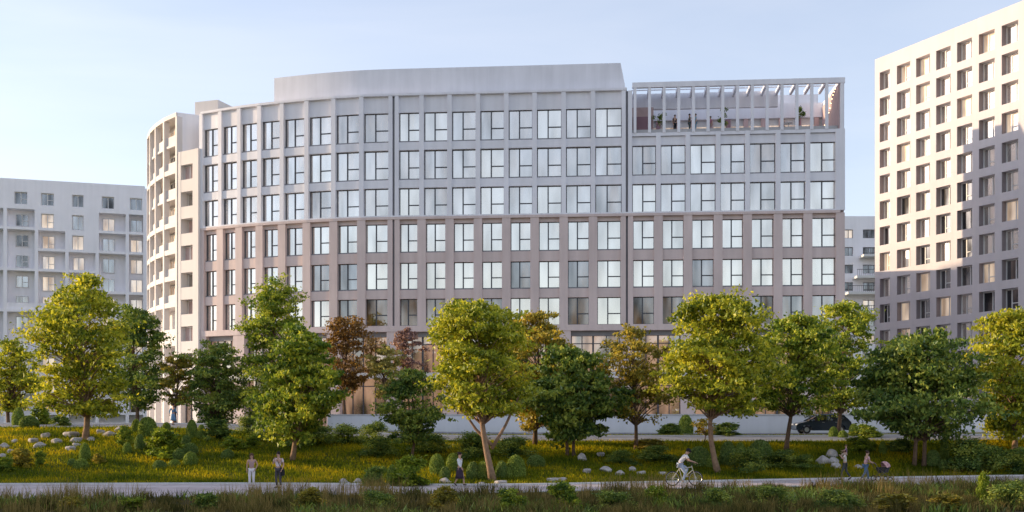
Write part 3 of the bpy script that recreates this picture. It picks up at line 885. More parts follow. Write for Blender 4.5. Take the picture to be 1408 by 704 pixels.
# ------------------------------------------------------------------ far block seen in the gap
far = empty('far_apartment_block', (0, 0, 0), 'distant pale block with balconies in the gap between office block and tall slab', 'building')
FA = Vector(((1120 - 704) / FPX * 187.0, 187.0)); u = Vector((1, 0)); n = Vector((0, -1))
fw_, sl_ = MB(), MB()
ZF = 38.4
def uf(px): return (px - 1120) / FPX * 187.0
wins = []
for r_ in range(9):
    yc = 321.5 + 24.2 * r_
    zc = EYE + (HOR - yc) / FPX * 187.0
    for px0, px1 in ((1161, 1173), (1186.5, 1203), (1212, 1226)):
        wins.append((uf(px0), uf(px1), zc - 0.75, zc + 0.75))
fw_.obox(FA, u, n, 0, uf(1240), -14, -0.4, ZG, ZF)
us = [0, uf(1161), uf(1173), uf(1186.5), uf(1203), uf(1212), uf(1226), uf(1240)]
for k in (0, 2, 4, 6): fw_.obox(FA, u, n, us[k], us[k + 1], -0.4, 0, ZG, ZF)
for k in (1, 3, 5):
    prev = ZF
    for r_ in range(9):
        zc = EYE + (HOR - (321.5 + 24.2 * r_)) / FPX * 187.0
        fw_.obox(FA, u, n, us[k], us[k + 1], -0.4, -0.002, zc + 0.75, prev); prev = zc - 0.75
    fw_.obox(FA, u, n, us[k], us[k + 1], -0.4, -0.002, ZG, prev)
fw_.build('facade_wall', M['lilac'], far)
for a0_, a1_, z0, z1 in wins:
    fr_, gl_ = MB(), MB(); window_geom(fr_, gl_, FA, u, n, a0_ + 0.01, a1_ - 0.01, z0 + 0.01, z1 - 0.01, nn=-0.3, split=0.5, transom=0, t=0.08)
    f_ = fr_.build('window', M['frame_mid'], far); gl_.build('pane', M['glass_dark'] if rnd.random() < .7 else M['glass_warm'], f_)
for yb, x0 in ((354, 1181), (383, 1172), (405, 1160), (432, 1160)):
    z = EYE + (HOR - yb) / FPX * 187.0
    s_ = MB(); s_.obox(FA, u, n, uf(x0), uf(1240), 0.0, 2.6, z - 0.2, z + 0.2)
    q_ = s_.build('balcony', M['frame_white'], far)
    r2 = MB()
    for k in range(int((uf(1240) - uf(x0)) / 0.35)):
        r2.obox(FA, u, n, uf(x0) + 0.1 + k * 0.35, uf(x0) + 0.14 + k * 0.35, 2.45, 2.5, z + 0.2, z + 1.2)
    r2.obox(FA, u, n, uf(x0), uf(1240), 2.42, 2.52, z + 1.2, z + 1.28); r2.build('railing', M['frame'], q_)

# ------------------------------------------------------------------ foliage tools
def leaf_cards(rng, cen, size, up=0.5, droop=0.0, narrow=0.5):
    """folded leaf (two triangles sharing the midrib) at every centre -> verts, tris"""
    n = len(cen)
    nrm = rng.normal(size=(n, 3)); nrm[:, 2] = nrm[:, 2] * 0.8 + up
    nrm /= np.linalg.norm(nrm, axis=1)[:, None]
    t = rng.normal(size=(n, 3)); t[:, 2] -= droop
    t -= nrm * (t * nrm).sum(1)[:, None]; t /= np.linalg.norm(t, axis=1)[:, None] + 1e-9
    b_ = np.cross(nrm, t)
    L = size * rng.uniform(0.65, 1.35, n)[:, None]
    a = cen - t * L * 0.5; c = cen + t * L * 0.5
    w = L * narrow * 0.5; fold = nrm * L * 0.14
    l = cen + b_ * w + fold; r = cen - b_ * w + fold
    v = np.stack([a, r, c, l], 1).reshape(-1, 3)
    i = np.arange(n) * 4
    f = np.stack([np.stack([i, i + 1, i + 2], 1), np.stack([i, i + 2, i + 3], 1)], 1).reshape(-1, 3)
    return v, f

def crown_profile(t, shape):
    if shape == 'oval': return np.sin(PI * (0.10 + 0.86 * t)) ** 0.75
    if shape == 'cone': return (1 - t) ** 0.65 * (0.35 + 0.65 * np.clip(t * 5, 0, 1))
    if shape == 'umbrella': return np.sin(PI * (0.16 + 0.80 * t ** 0.85)) ** 0.6
    return np.clip(1.15 - t, 0.1, 1) ** 0.6 * np.clip(0.45 + 2.2 * t, 0, 1)      # 'skirt'

def make_tree(loc, H, Rc, cb, species, label, seed, shape='oval', ncl=95, nleaf=12000, leaf=0.24, trunks=1, tr=0.16,
              lean=0.0, off=(0, 0), group='trees in the riverside park', droop=0.3, bark='bark', name='broadleaf_tree', fork=None):
    rng = np.random.default_rng(seed)
    root = empty(name, loc, label, 'tree', group)
    # trunks
    tb = MB(); stems = []
    for k in range(trunks):
        ang = rng.uniform(0, 2 * PI); sx = (k - (trunks - 1) / 2) * 0.55
        pts = []; nseg = 9
        w1, w2 = rng.normal(0, 0.10, 2)
        topx = off[0] + (sx * 1.6 if trunks > 1 else 0); topy = off[1] + rng.normal(0, 0.15)
        for i in range(nseg + 1):
            q = i / nseg; z = -0.25 + q * (H * 0.86 + 0.25)
            bend = math.sin(q * PI * 1.5 + ang) * 0.12
            pts.append(Vector((sx + (topx - sx) * q ** 1.2 + bend + w1 * math.sin(q * 5), topy * q + w2 * math.sin(q * 6), z)))
        rad = [tr * (1.35 if i == 0 else (1.0 - 0.9 * (i / nseg))) + 0.012 for i in range(nseg + 1)]
        tb.tube(pts, rad, 9); stems.append((pts, rad))
    # crown clumps
    phl = rng.uniform(0, 2 * PI, 3)
    cl = []
    tries = 0
    ncl = int(ncl * 1.3)
    while len(cl) < ncl and tries < 9000:
        tries += 1
        t = rng.uniform(0.02, 1) ; a = rng.uniform(0, 2 * PI)
        rr = Rc * crown_profile(np.array(t), shape)
        rr *= 0.82 + 0.22 * math.sin(2 * a + phl[0] + 4 * t) + 0.20 * math.sin(3 * a + phl[1] + 9 * t) + 0.16 * math.sin(11 * t + phl[2])
        d = rr * rng.uniform(0.12, 1) ** 0.5 * (1.0 if rng.uniform() > 0.14 else rng.uniform(1.05, 1.28))
        p = np.array([off[0] * (0.4 + 0.6 * t) + d * math.cos(a), off[1] + d * math.sin(a), cb + (H - cb) * t * 0.97])
        if any(np.linalg.norm((p - q)) < 0.115 * Rc for q in cl): continue
        cl.append(p)
    cl = np.array(cl)
    # limbs from the nearest stem to each clump
    for j, p in enumerate(cl):
        pts, rad = stems[int(rng.integers(len(stems)))] if trunks > 1 else stems[0]
        horiz = math.hypot(p[0] - off[0], p[1] - off[1])
        z0 = min(max(p[2] - 0.35 * horiz - rng.uniform(0.3, 1.2), cb * 0.80 + 0.02 * H), H * 0.8)
        q = (z0 + 0.25) / (H * 0.86 + 0.25) * 9; i = int(min(8, q)); fr_ = q - i
        s0 = pts[i].lerp(pts[i + 1], min(max(fr_, 0), 1)); r0 = rad[i] * 0.42
        P = Vector(p); mid = s0.lerp(P, 0.5) + Vector((rng.normal(0, 0.12), rng.normal(0, 0.12), 0.10 * horiz))
        tb.tube([s0, s0.lerp(mid, 0.55) + Vector((0, 0, 0.05)), mid, mid.lerp(P, 0.6), P], [r0, r0 * 0.75, r0 * 0.5, r0 * 0.32, 0.008], 5, cap=False)
    if fork:        # heavy low forking limbs, seen bare under the crown
        for (fx, fy, fz0, fx1, fy1, fz1, fr0) in fork:
            a = Vector((fx, fy, fz0)); c = Vector((fx1, fy1, fz1)); m_ = a.lerp(c, 0.5) + Vector((0, 0, -0.12 * abs(fx1 - fx)))
            tb.tube([a, a.lerp(m_, 0.5), m_, m_.lerp(c, 0.5), c], [fr0, fr0 * 0.9, fr0 * 0.75, fr0 * 0.6, fr0 * 0.4], 8)
    tb.build('trunk', M[bark], root, smooth=True, recalc=False)
    # leaves: irregular flat sprays round each clump
    per = rng.dirichlet(np.full(len(cl), 4.0)) * nleaf * 1.22
    cen = []; tint = []
    for j, p in enumerate(cl):
        k = int(per[j]); rc = Rc * rng.uniform(0.09, 0.20) + 0.08
        nsp = 5
        sp = rng.normal(size=(nsp, 3)) * np.array([0.70, 0.70, 0.34]) * rc
        idx = rng.integers(0, nsp, k)
        g = sp[idx] + rng.normal(size=(k, 3)) * np.array([0.42, 0.42, 0.18]) * rc
        cen.append(p + g)
        tint.append(np.clip(rng.normal(0.48 + rng.normal(0, 0.14), 0.22, k), 0, 1))
    cen = np.concatenate(cen); tint = np.concatenate(tint)
    keep = cen[:, 2] > 0.2
    cen = cen[keep]; tint = tint[keep]
    v, f = leaf_cards(rng, cen, leaf * 1.0, up=-0.2, droop=droop, narrow=0.55)
    link('crown', np_mesh('crown', v, f, LEAF[species], np.repeat(tint, 4)), root)
    return root

def tree_px(bx, by, top, hw, cbpy, species, label, seed, cx=None, Y=None, z=None, **kw):
    if Y is None: loc = hit(bx, by)
    else:
        p = ray(bx, 0, Y); loc = Vector((p.x, Y, hgt(p.x, Y)))
    sc = loc.y / FPX
    H = EYE + (HOR - top) * sc - loc.z
    cb = EYE + (HOR - cbpy) * sc - loc.z
    offx = ((cx - bx) * sc) if cx else 0.0
    if len(label.split()) > 16: print('LONG', label)
    return make_tree(loc, H, hw * sc * 1.13, max(cb, 0.35), species, label, seed, off=(offx, 0), **kw)

T = tree_px
T(115, 605, 378, 70, 572, 'ygreen', 'big sunlit yellow green tree on the rocky slope, its trunk bare among pale boulders', 11, cx=112, nleaf=17000, ncl=120, tr=0.2, bark='bark_pale', leaf=0.25)
T(186, 572, 424, 46, 560, 'dark', 'dark glossy green tree crowding the right flank of the big sunlit slope tree', 12, Y=91, nleaf=12000, leaf=0.26)
T(14, 572, 468, 36, 566, 'ygreen', 'low yellow green tree cut by the left picture edge beneath the grey apartment block', 13, Y=92, nleaf=9000)
T(243, 560, 484, 22, 556, 'olive', 'small brown gold tree in front of the foot of the cream tower', 14, Y=90, nleaf=4500, ncl=40, leaf=0.22)
T(298, 590, 470, 46, 584, 'dark', 'round dark green tree left of the tall two tone tree', 15, Y=91, nleaf=12000, leaf=0.24)
T(376, 612, 376, 56, 596, 'green', 'tallest tree, a slim mixed green one rising before the lower office floors', 16, Y=89, nleaf=17000, ncl=120, tr=0.2, shape='cone')
T(404, 633, 446, 54, 606, 'green', 'full green tree with drooping leaves, on a thin pale stem behind the standing couple', 17, cx=418, nleaf=15000, ncl=100, droop=1.2, leaf=0.27, bark='bark_pale')
T(476, 560, 434, 38, 534, 'rust', 'rust brown autumn tree near the office facade', 18, Y=93, nleaf=5200, leaf=0.25)
T(530, 570, 476, 28, 545, 'pale', 'slim pale yellow tree beside the rust brown tree', 19, Y=92, nleaf=4200, ncl=45, leaf=0.24)
T(560, 560, 452, 21, 512, 'plum', 'small purple brown tree hard against the office ground floor', 20, Y=96, nleaf=2600, ncl=35)
T(567, 633, 506, 42, 606, 'dark', 'small dark green tree on a thin grey stem above the bright leafy bush', 21, nleaf=9000, ncl=70, leaf=0.2, tr=0.09, droop=0.8)
T(676, 661, 412, 70, 572, 'ygreen', 'large central tree with a forked pale trunk standing at the edge of the path', 22, cx=652, nleaf=18000, ncl=130, tr=0.19, bark='bark_pale', leaf=0.23,
  fork=[(0, 0, 1.9, -1.7, 0.1, 4.0, 0.10), (0.0, 0, 1.7, 1.5, -0.1, 4.6, 0.10)])
T(738, 612, 424, 50, 592, 'olive', 'gold tipped tree standing just behind the large central forked tree', 23, nleaf=13000, ncl=95)
T(784, 627, 480, 56, 604, 'dark', 'dark twin stemmed tree with broad hanging leaves right of the gold tipped tree', 24, cx=790, nleaf=13000, trunks=2, tr=0.1, leaf=0.3, droop=1.0)
T(872, 618, 446, 46, 582, 'olive', 'thin see through golden tree in front of the shop windows', 25, nleaf=6500, ncl=85, leaf=0.22, tr=0.12)
T(988, 650, 406, 72, 566, 'ygreen', 'broad yellow green tree on an orange brown trunk behind the cyclist', 26, cx=985, nleaf=18000, ncl=130, tr=0.17, bark='bark_pale', leaf=0.25, shape='umbrella')
T(1083, 621, 436, 58, 566, 'green', 'rounded green tree on a straight bare stem left of the dark parked car', 27, cx=1098, nleaf=13500, ncl=100, tr=0.15, shape='umbrella')
T(1154, 599, 416, 46, 566, 'green', 'upright green tree whose stem stands before the rear half of the parked car', 28, cx=1160, nleaf=12000, ncl=90, tr=0.15)
T(1262, 641, 456, 72, 604, 'dark', 'wide dark tree with two short stems behind the woman pushing the pram', 29, cx=1268, nleaf=18000, ncl=125, trunks=2, tr=0.13, leaf=0.28, droop=0.7)
T(1392, 620, 424, 56, 602, 'ygreen', 'sunlit yellow tree cut by the right picture edge', 30, cx=1396, nleaf=15000, ncl=110, droop=0.9, leaf=0.27, bark='bark_pale')
T(967, 609, 578, 15, 597, 'olive', 'tiny golden sapling on the verge left of the broad yellow green tree', 31, nleaf=700, ncl=18, leaf=0.16, tr=0.03, name='sapling')
T(1225, 560, 470, 30, 548, 'green', 'plain green tree behind the low white wall at the foot of the tall slab', 32, Y=97, nleaf=6000, ncl=60)
T(705, 560, 470, 40, 552, 'dark', 'shaded dark tree against the office ground floor behind the central trees', 33, Y=96, nleaf=8000, ncl=70)

# trees across the river, mirrored in the lower office windows, and trees beyond the picture's left edge that shade the lawn
def far_tree(loc, sc, src, label, group, rz):
    o = src.copy(); COL.objects.link(o); o.location = loc; o.scale = (sc[0], sc[0], sc[1]); o.rotation_euler = (0, 0, rz)
    o['label'] = label; o['group'] = group
    for ch in src.children:
        c = ch.copy(); COL.objects.link(c); c.parent = o
    return o
src_a = [o for o in COL.objects if o.get('label', '').startswith('big sunlit yellow green')][0]
src_b = [o for o in COL.objects if o.get('label', '').startswith('wide dark tree with')][0]
src_c = [o for o in COL.objects if o.get('label', '').startswith('round dark green tree left')][0]
rr_ = random.Random(3)
for k, (x, y, s_) in enumerate([(-62, -46, 2.1), (-46, -52, 2.5), (-26, -44, 2.0), (-8, -50, 2.4), (10, -46, 2.2), (24, -52, 2.5), (40, -44, 2.3), (58, -50, 2.4), (76, -46, 2.2)]):
    far_tree((x, y, -0.6), (s_ * 0.9, s_ + rr_.uniform(-.3, .3)), [src_a, src_b][k % 2], 'tall tree across the river seen only mirrored in the lower office windows', 'trees across the river', rr_.uniform(0, 6))
for k, (x, y, s_) in enumerate([(-46, 40, 1.3), (-49, 44, 1.4), (-46, 48, 1.3), (-50, 52, 1.45), (-47, 56, 1.3), (-51, 60.5, 1.35), (-47, 63.0, 1.0), (-58, 46, 1.5), (-59, 55, 1.5), (-56, 38, 1.4)]):
    far_tree((x, y, hgt(x, y) - 0.3), (s_ * 1.15, s_ * (1.45 if y > 47 else 1.1)), src_c, 'dense dark tree beyond the picture edge that shades the path', 'trees beyond the left edge', rr_.uniform(0, 6))

# ------------------------------------------------------------------ clipped domes, bushes, rocks
def dome_mesh(seed, kind):
    """clipped shrub: closed lumpy body with small leaf faces all over it; unit size (1 wide, 1 high, base at 0)"""
    rng = np.random.default_rng(seed)
    n = 2600
    a = rng.uniform(0, 2 * PI, n); u_ = rng.uniform(-0.35, 1, n)
    ph_ = rng.uniform(0, 6, 4)
    th_ = np.arccos(np.clip(u_, -1, 1))
    lump = 1 + 0.035 * np.sin(3 * a + ph_[0]) * np.sin(2 * th_ + ph_[1]) + 0.03 * np.sin(7 * a + ph_[2]) * np.sin(5 * th_ + ph_[3]) + rng.normal(0, 0.02, n)
    x = 0.5 * np.sin(th_) * np.cos(a) * lump; y = 0.5 * np.sin(th_) * np.sin(a) * lump; z = 0.30 + 0.70 * np.cos(th_) * lump
    cen = np.stack([x, y, np.maximum(z, 0.01)], 1)
    v, f = leaf_cards(rng, cen, 0.085, up=0.2, narrow=0.6)
    tint = np.clip(rng.normal(0.45, 0.2, n), 0, 1)
    # inner body
    nu, nv = 20, 12
    bv = []; bf = []
    for j in range(nv + 1):
        t = PI * 0.64 * j / nv
        for i in range(nu):
            p = 2 * PI * i / nu
            bv.append((0.47 * math.sin(t) * math.cos(p), 0.47 * math.sin(t) * math.sin(p), max(0.30 + 0.66 * math.cos(t), -0.02)))
    for j in range(nv):
        for i in range(nu):
            p0_, p1_, p2_, p3_ = j * nu + i, (j + 1) * nu + i, (j + 1) * nu + (i + 1) % nu, j * nu + (i + 1) % nu
            bf += [(p0_, p1_, p2_), (p0_, p2_, p3_)]
    bv = np.array(bv); bf = np.array(bf) + len(v)
    vv = np.concatenate([v, bv]); ff = np.concatenate([f, bf])
    tt = np.concatenate([np.repeat(tint, 4), np.full(len(bv), 0.3)])
    return np_mesh('clipped_shrub', vv, ff, LEAF[kind], tt)
def bush_mesh(seed, kind, n=3200, leaf=0.10, spread=1.0):
    """loose bush: leaf sprays on arching stems; unit size"""
    rng = np.random.default_rng(seed)
    cl = []
    for k in range(34):
        a = rng.uniform(0, 2 * PI); t = rng.uniform(0.05, 0.92); r_ = 0.44 * rng.uniform(0.1, 1) ** 0.5 * (1.1 - 0.55 * t) * (0.8 + 0.3 * math.sin(3 * a + seed))
        cl.append((r_ * math.cos(a), r_ * math.sin(a), t * (1 - 0.9 * r_ * r_)))
    cl = np.array(cl)
    idx = rng.integers(0, len(cl), n)
    cen = cl[idx] + rng.normal(size=(n, 3)) * np.array([0.065, 0.065, 0.06]) * spread
    cen[:, 2] = np.maximum(cen[:, 2], 0.01)
    v, f = leaf_cards(rng, cen, leaf, up=0.3, narrow=0.5)
    tint = np.clip(rng.normal(0.45, 0.2, n) + (rng.normal(0, 0.15, len(cl)))[idx], 0, 1)
    # stems
    mb = MB()
    for p in cl[::2]:
        P = Vector(p); mb.tube([Vector((P.x * 0.1, P.y * 0.1, -0.03)), Vector((P.x * 0.5, P.y * 0.5, P.z * 0.55)), P], [0.016, 0.011, 0.004], 4)
    sv = np.array([tuple(q) for q in mb.v]); sf2 = []
    for q in mb.f:
        for k in range(1, len(q) - 1): sf2.append((q[0], q[k], q[k + 1]))
    vv = np.concatenate([v, sv]); ff = np.concatenate([f, np.array(sf2) + len(v)])
    return np_mesh('bush', vv, ff, LEAF[kind], np.concatenate([np.repeat(tint, 4), np.zeros(len(sv))]))
def rock_mesh(seed):
    rng = np.random.default_rng(seed)
    bm = bmesh.new(); bmesh.ops.create_icosphere(bm, subdivisions=3, radius=0.5)
    cuts = [(Vector(rng.normal(size=3)).normalized(), rng.uniform(0.30, 0.44)) for _ in range(11)]
    ph_ = rng.uniform(0, 6, 6)
    for v in bm.verts:
        for nn_, d in cuts:
            e_ = v.co.dot(nn_) - d
            if e_ > 0: v.co -= nn_ * e_ * 0.9
        v.co *= 1 + 0.05 * math.sin(9 * v.co.x + ph_[0]) * math.sin(8 * v.co.y + ph_[1]) + 0.03 * math.sin(17 * v.co.z + ph_[2])
        v.co.z = v.co.z * 0.9 + 0.22
    me = bpy.data.meshes.new('rock'); bm.to_mesh(me); bm.free(); me.materials.append(M['rock'])
    return me
DOME = {k: [dome_mesh(50 + i, k) for i in range(3)] for k in ('box', 'boxd')}
BUSH = {k: [bush_mesh(70 + i, k) for i in range(3)] for k in ('bright', 'dark', 'green', 'olive')}
for k in ('green',): BUSH[k + '_big'] = [bush_mesh(90 + i, k, 3600, 0.07, 1.2) for i in range(2)]
for k in ('dark',): BUSH[k + '_big'] = [bush_mesh(95 + i, k, 4200, 0.06, 1.25) for i in range(3)]
ROCK = [rock_mesh(120 + i) for i in range(5)]
prnd = random.Random(9)
def put(name, meshes, px, py, w, h, label, cat, group, sink=0.04, depth=None):
    """w, h in photo pixels at the spot; base of the thing at (px, py)"""
    p = hit(px, py); s_ = p.y / FPX
    o = link(name, prnd.choice(meshes), None, (p.x, p.y, p.z - sink))
    o.rotation_euler = (0, 0, prnd.uniform(0, 6.28))
    ww_, hh_ = w * s_, h * s_ + sink
    o.scale = (ww_, ww_ * (depth or prnd.uniform(0.85, 1.1)), hh_)
    if len(label.split()) > 16 or len(label.split()) < 4: print('LABEL', label)
    return tag(o, label, cat, group)
G_D, G_B, G_R = 'clipped dome shrubs on the lawn', 'loose bushes on the lawn', 'pale boulders on the lawn'
def D(px, by, w, h, label, k='box'): put('clipped_shrub', DOME[k], px, by, w * 1.04, h, label, 'shrub', G_D)
def B(px, by, w, h, label, k='green'): put('bush', BUSH[k], px, by, w * 1.12, h * 1.05, label, 'bush', G_B)
def K(px, by, w, h, label):
    p = put('boulder', ROCK, px, by, w, h * 1.3, label, 'rock', G_R, sink=0.06)
# left slope: boulders
K(6, 616, 16, 9, 'boulder cut by the left picture edge, upper of the pair there')
K(15, 622, 13, 7, 'small flat boulder just below the edge boulder at far left')
K(4, 628, 10, 6, 'lowest boulder at the left picture edge above the loose yellow bush')
K(21, 608, 10, 5, 'small dark boulder left of the three boulders on the open slope')
K(46, 608, 17, 9, 'rounded boulder above the long flat one on the open left slope')
K(54, 615, 21, 9, 'long flat boulder in the middle of the open left slope')
K(63, 601, 15, 9, 'upper boulder of the open left slope, highest of that group')
K(78, 609, 14, 8, 'lone boulder between the long flat one and the slope tree')
K(98, 600, 25, 10, 'wide double humped boulder left of the slope tree trunk')
K(105, 608, 18, 10, 'middle boulder touching the slope tree trunk')
K(105, 613, 13, 6, 'small boulder under the one touching the slope tree trunk')
K(97, 619, 14, 9, 'lowest boulder below the slope tree trunk, above the egg shrub')
K(126, 606, 12, 7, 'grey boulder right behind the base of the slope tree trunk')
K(138, 596, 15, 8, 'left boulder of the three beside the upper path')
K(150, 599, 20, 8, 'long middle boulder of the three beside the upper path')
K(164, 593, 14, 8, 'right boulder of the three beside the upper path')
# left slope: shrubs
D(25, 585, 17, 24, 'yellow lit tall shrub at far left in front of the low tree')
D(40, 588, 24, 16, 'wide dark clipped mound beside the yellow lit tall shrub at far left', 'boxd')
B(57, 584, 30, 26, 'bright loose bush behind the boulders of the left slope', 'bright')
B(85, 586, 30, 14, 'low dark bush behind the slope tree boulders', 'dark')
D(116.5, 633, 14, 23, 'upright egg shaped shrub below the slope tree')
D(111, 645, 20, 14, 'round mound at the foot of the egg shaped shrub below the slope tree')
D(99, 640, 11, 9, 'small dark ball left of the round mound below the slope tree', 'boxd')
B(30, 642, 34, 24, 'loose yellowish bush low on the left slope', 'olive')
B(56, 641, 20, 20, 'dense bush right of the loose yellowish bush low on the left slope', 'green')
B(8, 648, 26, 18, 'loose green bush at the left picture edge near the path', 'green')
B(135, 637, 18, 13, 'small brownish bush right of the egg shaped shrub', 'olive')
D(187, 595, 12, 18, 'narrow lit dome left of the largest yellow dome')
D(203, 600, 23, 26, 'largest yellow dome, above the big bright bush')
B(172, 612, 24, 26, 'loose grey green bush left of the big bright bush', 'green')
D(175, 624, 12, 15, 'small lit dome under the loose grey green bush')
D(192, 618, 15, 20, 'mid green dome between the loose bush and the big bright bush', 'boxd')
B(224, 628, 54, 36, 'big bright green bush in the middle of the left shrub group', 'bright')
D(229, 592, 11, 11, 'small lit dome peeping over the big bright bush')
D(264, 602, 15, 24, 'tall lit egg shaped shrub right of the big bright bush')
D(277, 592, 9, 8, 'tiny ball behind the tall lit egg shrub')
D(277, 603, 16, 11, 'flat lit ball right of the tall lit egg shrub')
D(262, 625, 22, 15, 'upper ball of the stacked pair right of the big bright bush', 'boxd')
D(262, 639, 22, 17, 'lowest ball of the stacked pair right of the big bright bush')
D(246, 632, 17, 15, 'dark ball left of the stacked pair', 'boxd')
D(240, 642, 16, 10, 'low ball in front of the dark ball, nearest the path there')
D(219, 645, 18, 12, 'dark low mound under the big bright bush', 'boxd')
D(256, 612, 13, 13, 'mid sized ball under the tall lit egg shrub', 'boxd')
B(300, 604, 40, 26, 'dark loose bush under the round dark green tree', 'dark')
B(320, 618, 34, 17, 'wide yellow green bush left of the full drooping tree', 'bright')
D(313, 630, 17, 12, 'small grey green ball below the wide yellow green bush', 'boxd')
B(347, 617, 26, 18, 'lit bush close to the stem of the tallest tree', 'bright')
B(340, 596, 40, 22, 'dark undergrowth bush behind the stem of the tallest tree', 'dark_big')
B(372, 604, 50, 26, 'shaded bush under the tallest tree', 'dark_big')
B(432, 612, 60, 30, 'long dark bush under the full drooping tree', 'dark_big')
B(476, 610, 50, 26, 'dark bush below the white wall right of the drooping tree', 'dark_big')
B(515, 606, 46, 26, 'purple grey bush before the start of the white wall', 'dark_big')
B(520, 628, 56, 24, 'shaded spreading bush left of the small dark green tree', 'dark_big')
B(590, 622, 60, 28, 'dark hedge like bush behind the small dark green tree', 'dark_big')
# centre
K(472, 665, 15, 9, 'white boulder at the path edge, first of three left of the leafy bushes')
K(479, 667, 9, 5, 'smallest of the three path edge boulders left of the leafy bushes')
K(493, 664, 15, 8, 'pinkish boulder at the path edge beside the leafy bush')
B(515, 669, 34, 26, 'dark leafy bush at the path edge beside the boulders', 'dark')
D(527, 652, 12, 10, 'small ball between the dark leafy bush and the bright one')
D(539, 667, 15, 27, 'lit narrow egg shrub between the dark leafy bush and bright leafy bush')
B(564, 669, 54, 40, 'bright leafy bush at the path edge below the small dark tree', 'bright')
D(601, 652, 20, 27, 'tall shrub lit gold on one side, left of the walking woman in white', 'box')
D(623, 648, 18, 24, 'rounded shrub directly behind the walking woman in white')
D(612, 659, 14, 17, 'dark dome below the gold edged shrub', 'boxd')
D(650, 658, 17, 22, 'dark dome left of the forked trunk, nearer the walking woman', 'boxd')
D(665, 658, 17, 23, 'mid green dome touching the forked trunk')
D(690, 657, 16, 22, 'dome just right of the forked trunk', 'boxd')
D(709, 656, 25, 29, 'biggest dome right of the forked trunk')
D(699, 657, 13, 15, 'small dome squeezed between the two right of the forked trunk')
D(737, 641, 24, 15, 'lone flat mound on the lawn right of the forked trunk', 'boxd')
B(648, 628, 60, 32, 'dark loose bush behind the walking woman', 'dark_big')
B(705, 628, 60, 26, 'dark loose bush behind the domes right of the forked trunk', 'dark_big')
K(613, 664, 18, 9, 'grey green boulder at the feet of the walking woman')
K(662, 667, 11, 7, 'small white boulder left of the forked trunk base')
K(689, 666, 22, 9, 'long pale boulder right of the forked trunk base')
K(761, 662, 22, 8, 'flat boulder at the path edge between forked tree and cyclist')
# middle right
K(772, 661, 20, 7, 'boulder half hidden by the foreground weeds, beside the flat one')
K(800, 633, 14, 12, 'upright boulder under the dark twin stemmed tree')
K(826, 627, 14, 8, 'small boulder between the twin stems and the golden tree')
K(807, 650, 14, 9, 'left boulder of the row of five left of the cyclist')
K(832, 648, 19, 9, 'widest boulder of the row of five left of the cyclist')
K(852, 653, 18, 8, 'third boulder of the row of five, lowest on the lawn')
K(869, 647, 13, 7, 'smallest boulder of the row of five left of the cyclist')
K(882, 652, 15, 7, 'right boulder of the row of five left of the cyclist')
K(911, 653, 14, 7, 'boulder just above the rear wheel of the bicycle')
B(854, 638, 42, 18, 'dark spreading bush below the golden tree', 'dark_big')
B(902, 634, 56, 20, 'long dark bush between the golden tree and the cyclist', 'dark_big')
B(890, 616, 50, 12, 'low twiggy bush on the sunlit strip left of the broad tree', 'olive')
D(961, 641, 30, 26, 'dark dome in front of the cyclist', 'boxd')
D(977, 642, 24, 18, 'low mound between the front wheel and the trunk behind the cyclist')
D(1001, 640, 22, 32, 'tall dark shrub right of the trunk behind the cyclist', 'boxd')
D(1018, 634, 15, 25, 'lit egg shaped shrub between the trunk behind the cyclist and the big dome')
D(1045, 636, 34, 30, 'big dark dome left of the bare straight stem', 'boxd')
B(1026, 648, 60, 30, 'wide dark bush under the lit egg shrub', 'dark_big')
D(1032, 649, 10, 11, 'tiny pale ball on the lawn before the wide dark bush')
B(1070, 641, 60, 22, 'dark bush at the foot of the bare straight stem', 'dark_big')
B(1100, 642, 40, 16, 'fading dark bush right of the bare straight stem', 'dark_big')
# upper verge
D(943, 597, 19, 26, 'tall green shrub standing alone before the white wall')
B(922, 598, 34, 15, 'low bush left of the tall shrub before the white wall', 'dark')
D(931, 597, 12, 12, 'small ball beside the tall shrub before the white wall', 'boxd')
B(1000, 600, 46, 18, 'dark bush before the white wall behind the broad tree', 'dark')
D(1146, 601, 12, 14, 'left dome of the three on the verge behind the car')
D(1159, 602, 12, 10, 'lowest dome of the three on the verge behind the car')
D(1174, 600, 14, 17, 'right dome of the three on the verge behind the car')
B(1192, 602, 40, 18, 'grey green bush on the verge right of the parked car', 'green')
# right lawn
K(1143, 628, 20, 14, 'sunlit upright boulder left of the man carrying a child')
K(1131, 637, 20, 13, 'left boulder of the pile beside the man carrying a child')
K(1146, 637, 18, 10, 'middle boulder of the pile beside the man carrying a child')
K(1149, 643, 18, 8, 'lowest boulder of the pile beside the man carrying a child')
K(1180, 643, 14, 6, 'small boulder between the man carrying a child and the woman')
B(1182, 620, 44, 18, 'loose yellow green bush above the man carrying a child', 'bright')
D(1200, 617, 9, 10, 'small lit ball right of the loose yellow green bush')
D(1214, 624, 10, 17, 'narrow lit egg shrub above the woman with the pram')
B(1238, 622, 40, 18, 'dark bush behind the pram', 'dark')
D(1229, 621, 10, 9, 'lit ball behind the pram')
D(1283, 641, 18, 21, 'green dome right of the two short stems', 'boxd')
D(1299, 634, 12, 33, 'tall lit column shrub right of the two short stems')
D(1297, 646, 11, 14, 'small grey green dome below the tall lit column shrub', 'boxd')
B(1332, 648, 70, 42, 'large dark bush filling the lawn left of the right hand sunlit tree', 'dark_big')
B(1366, 646, 50, 32, 'dark bush under the sunlit tree at the right edge', 'dark_big')
B(1398, 650, 54, 32, 'dark bush cut by the right picture edge', 'dark_big')

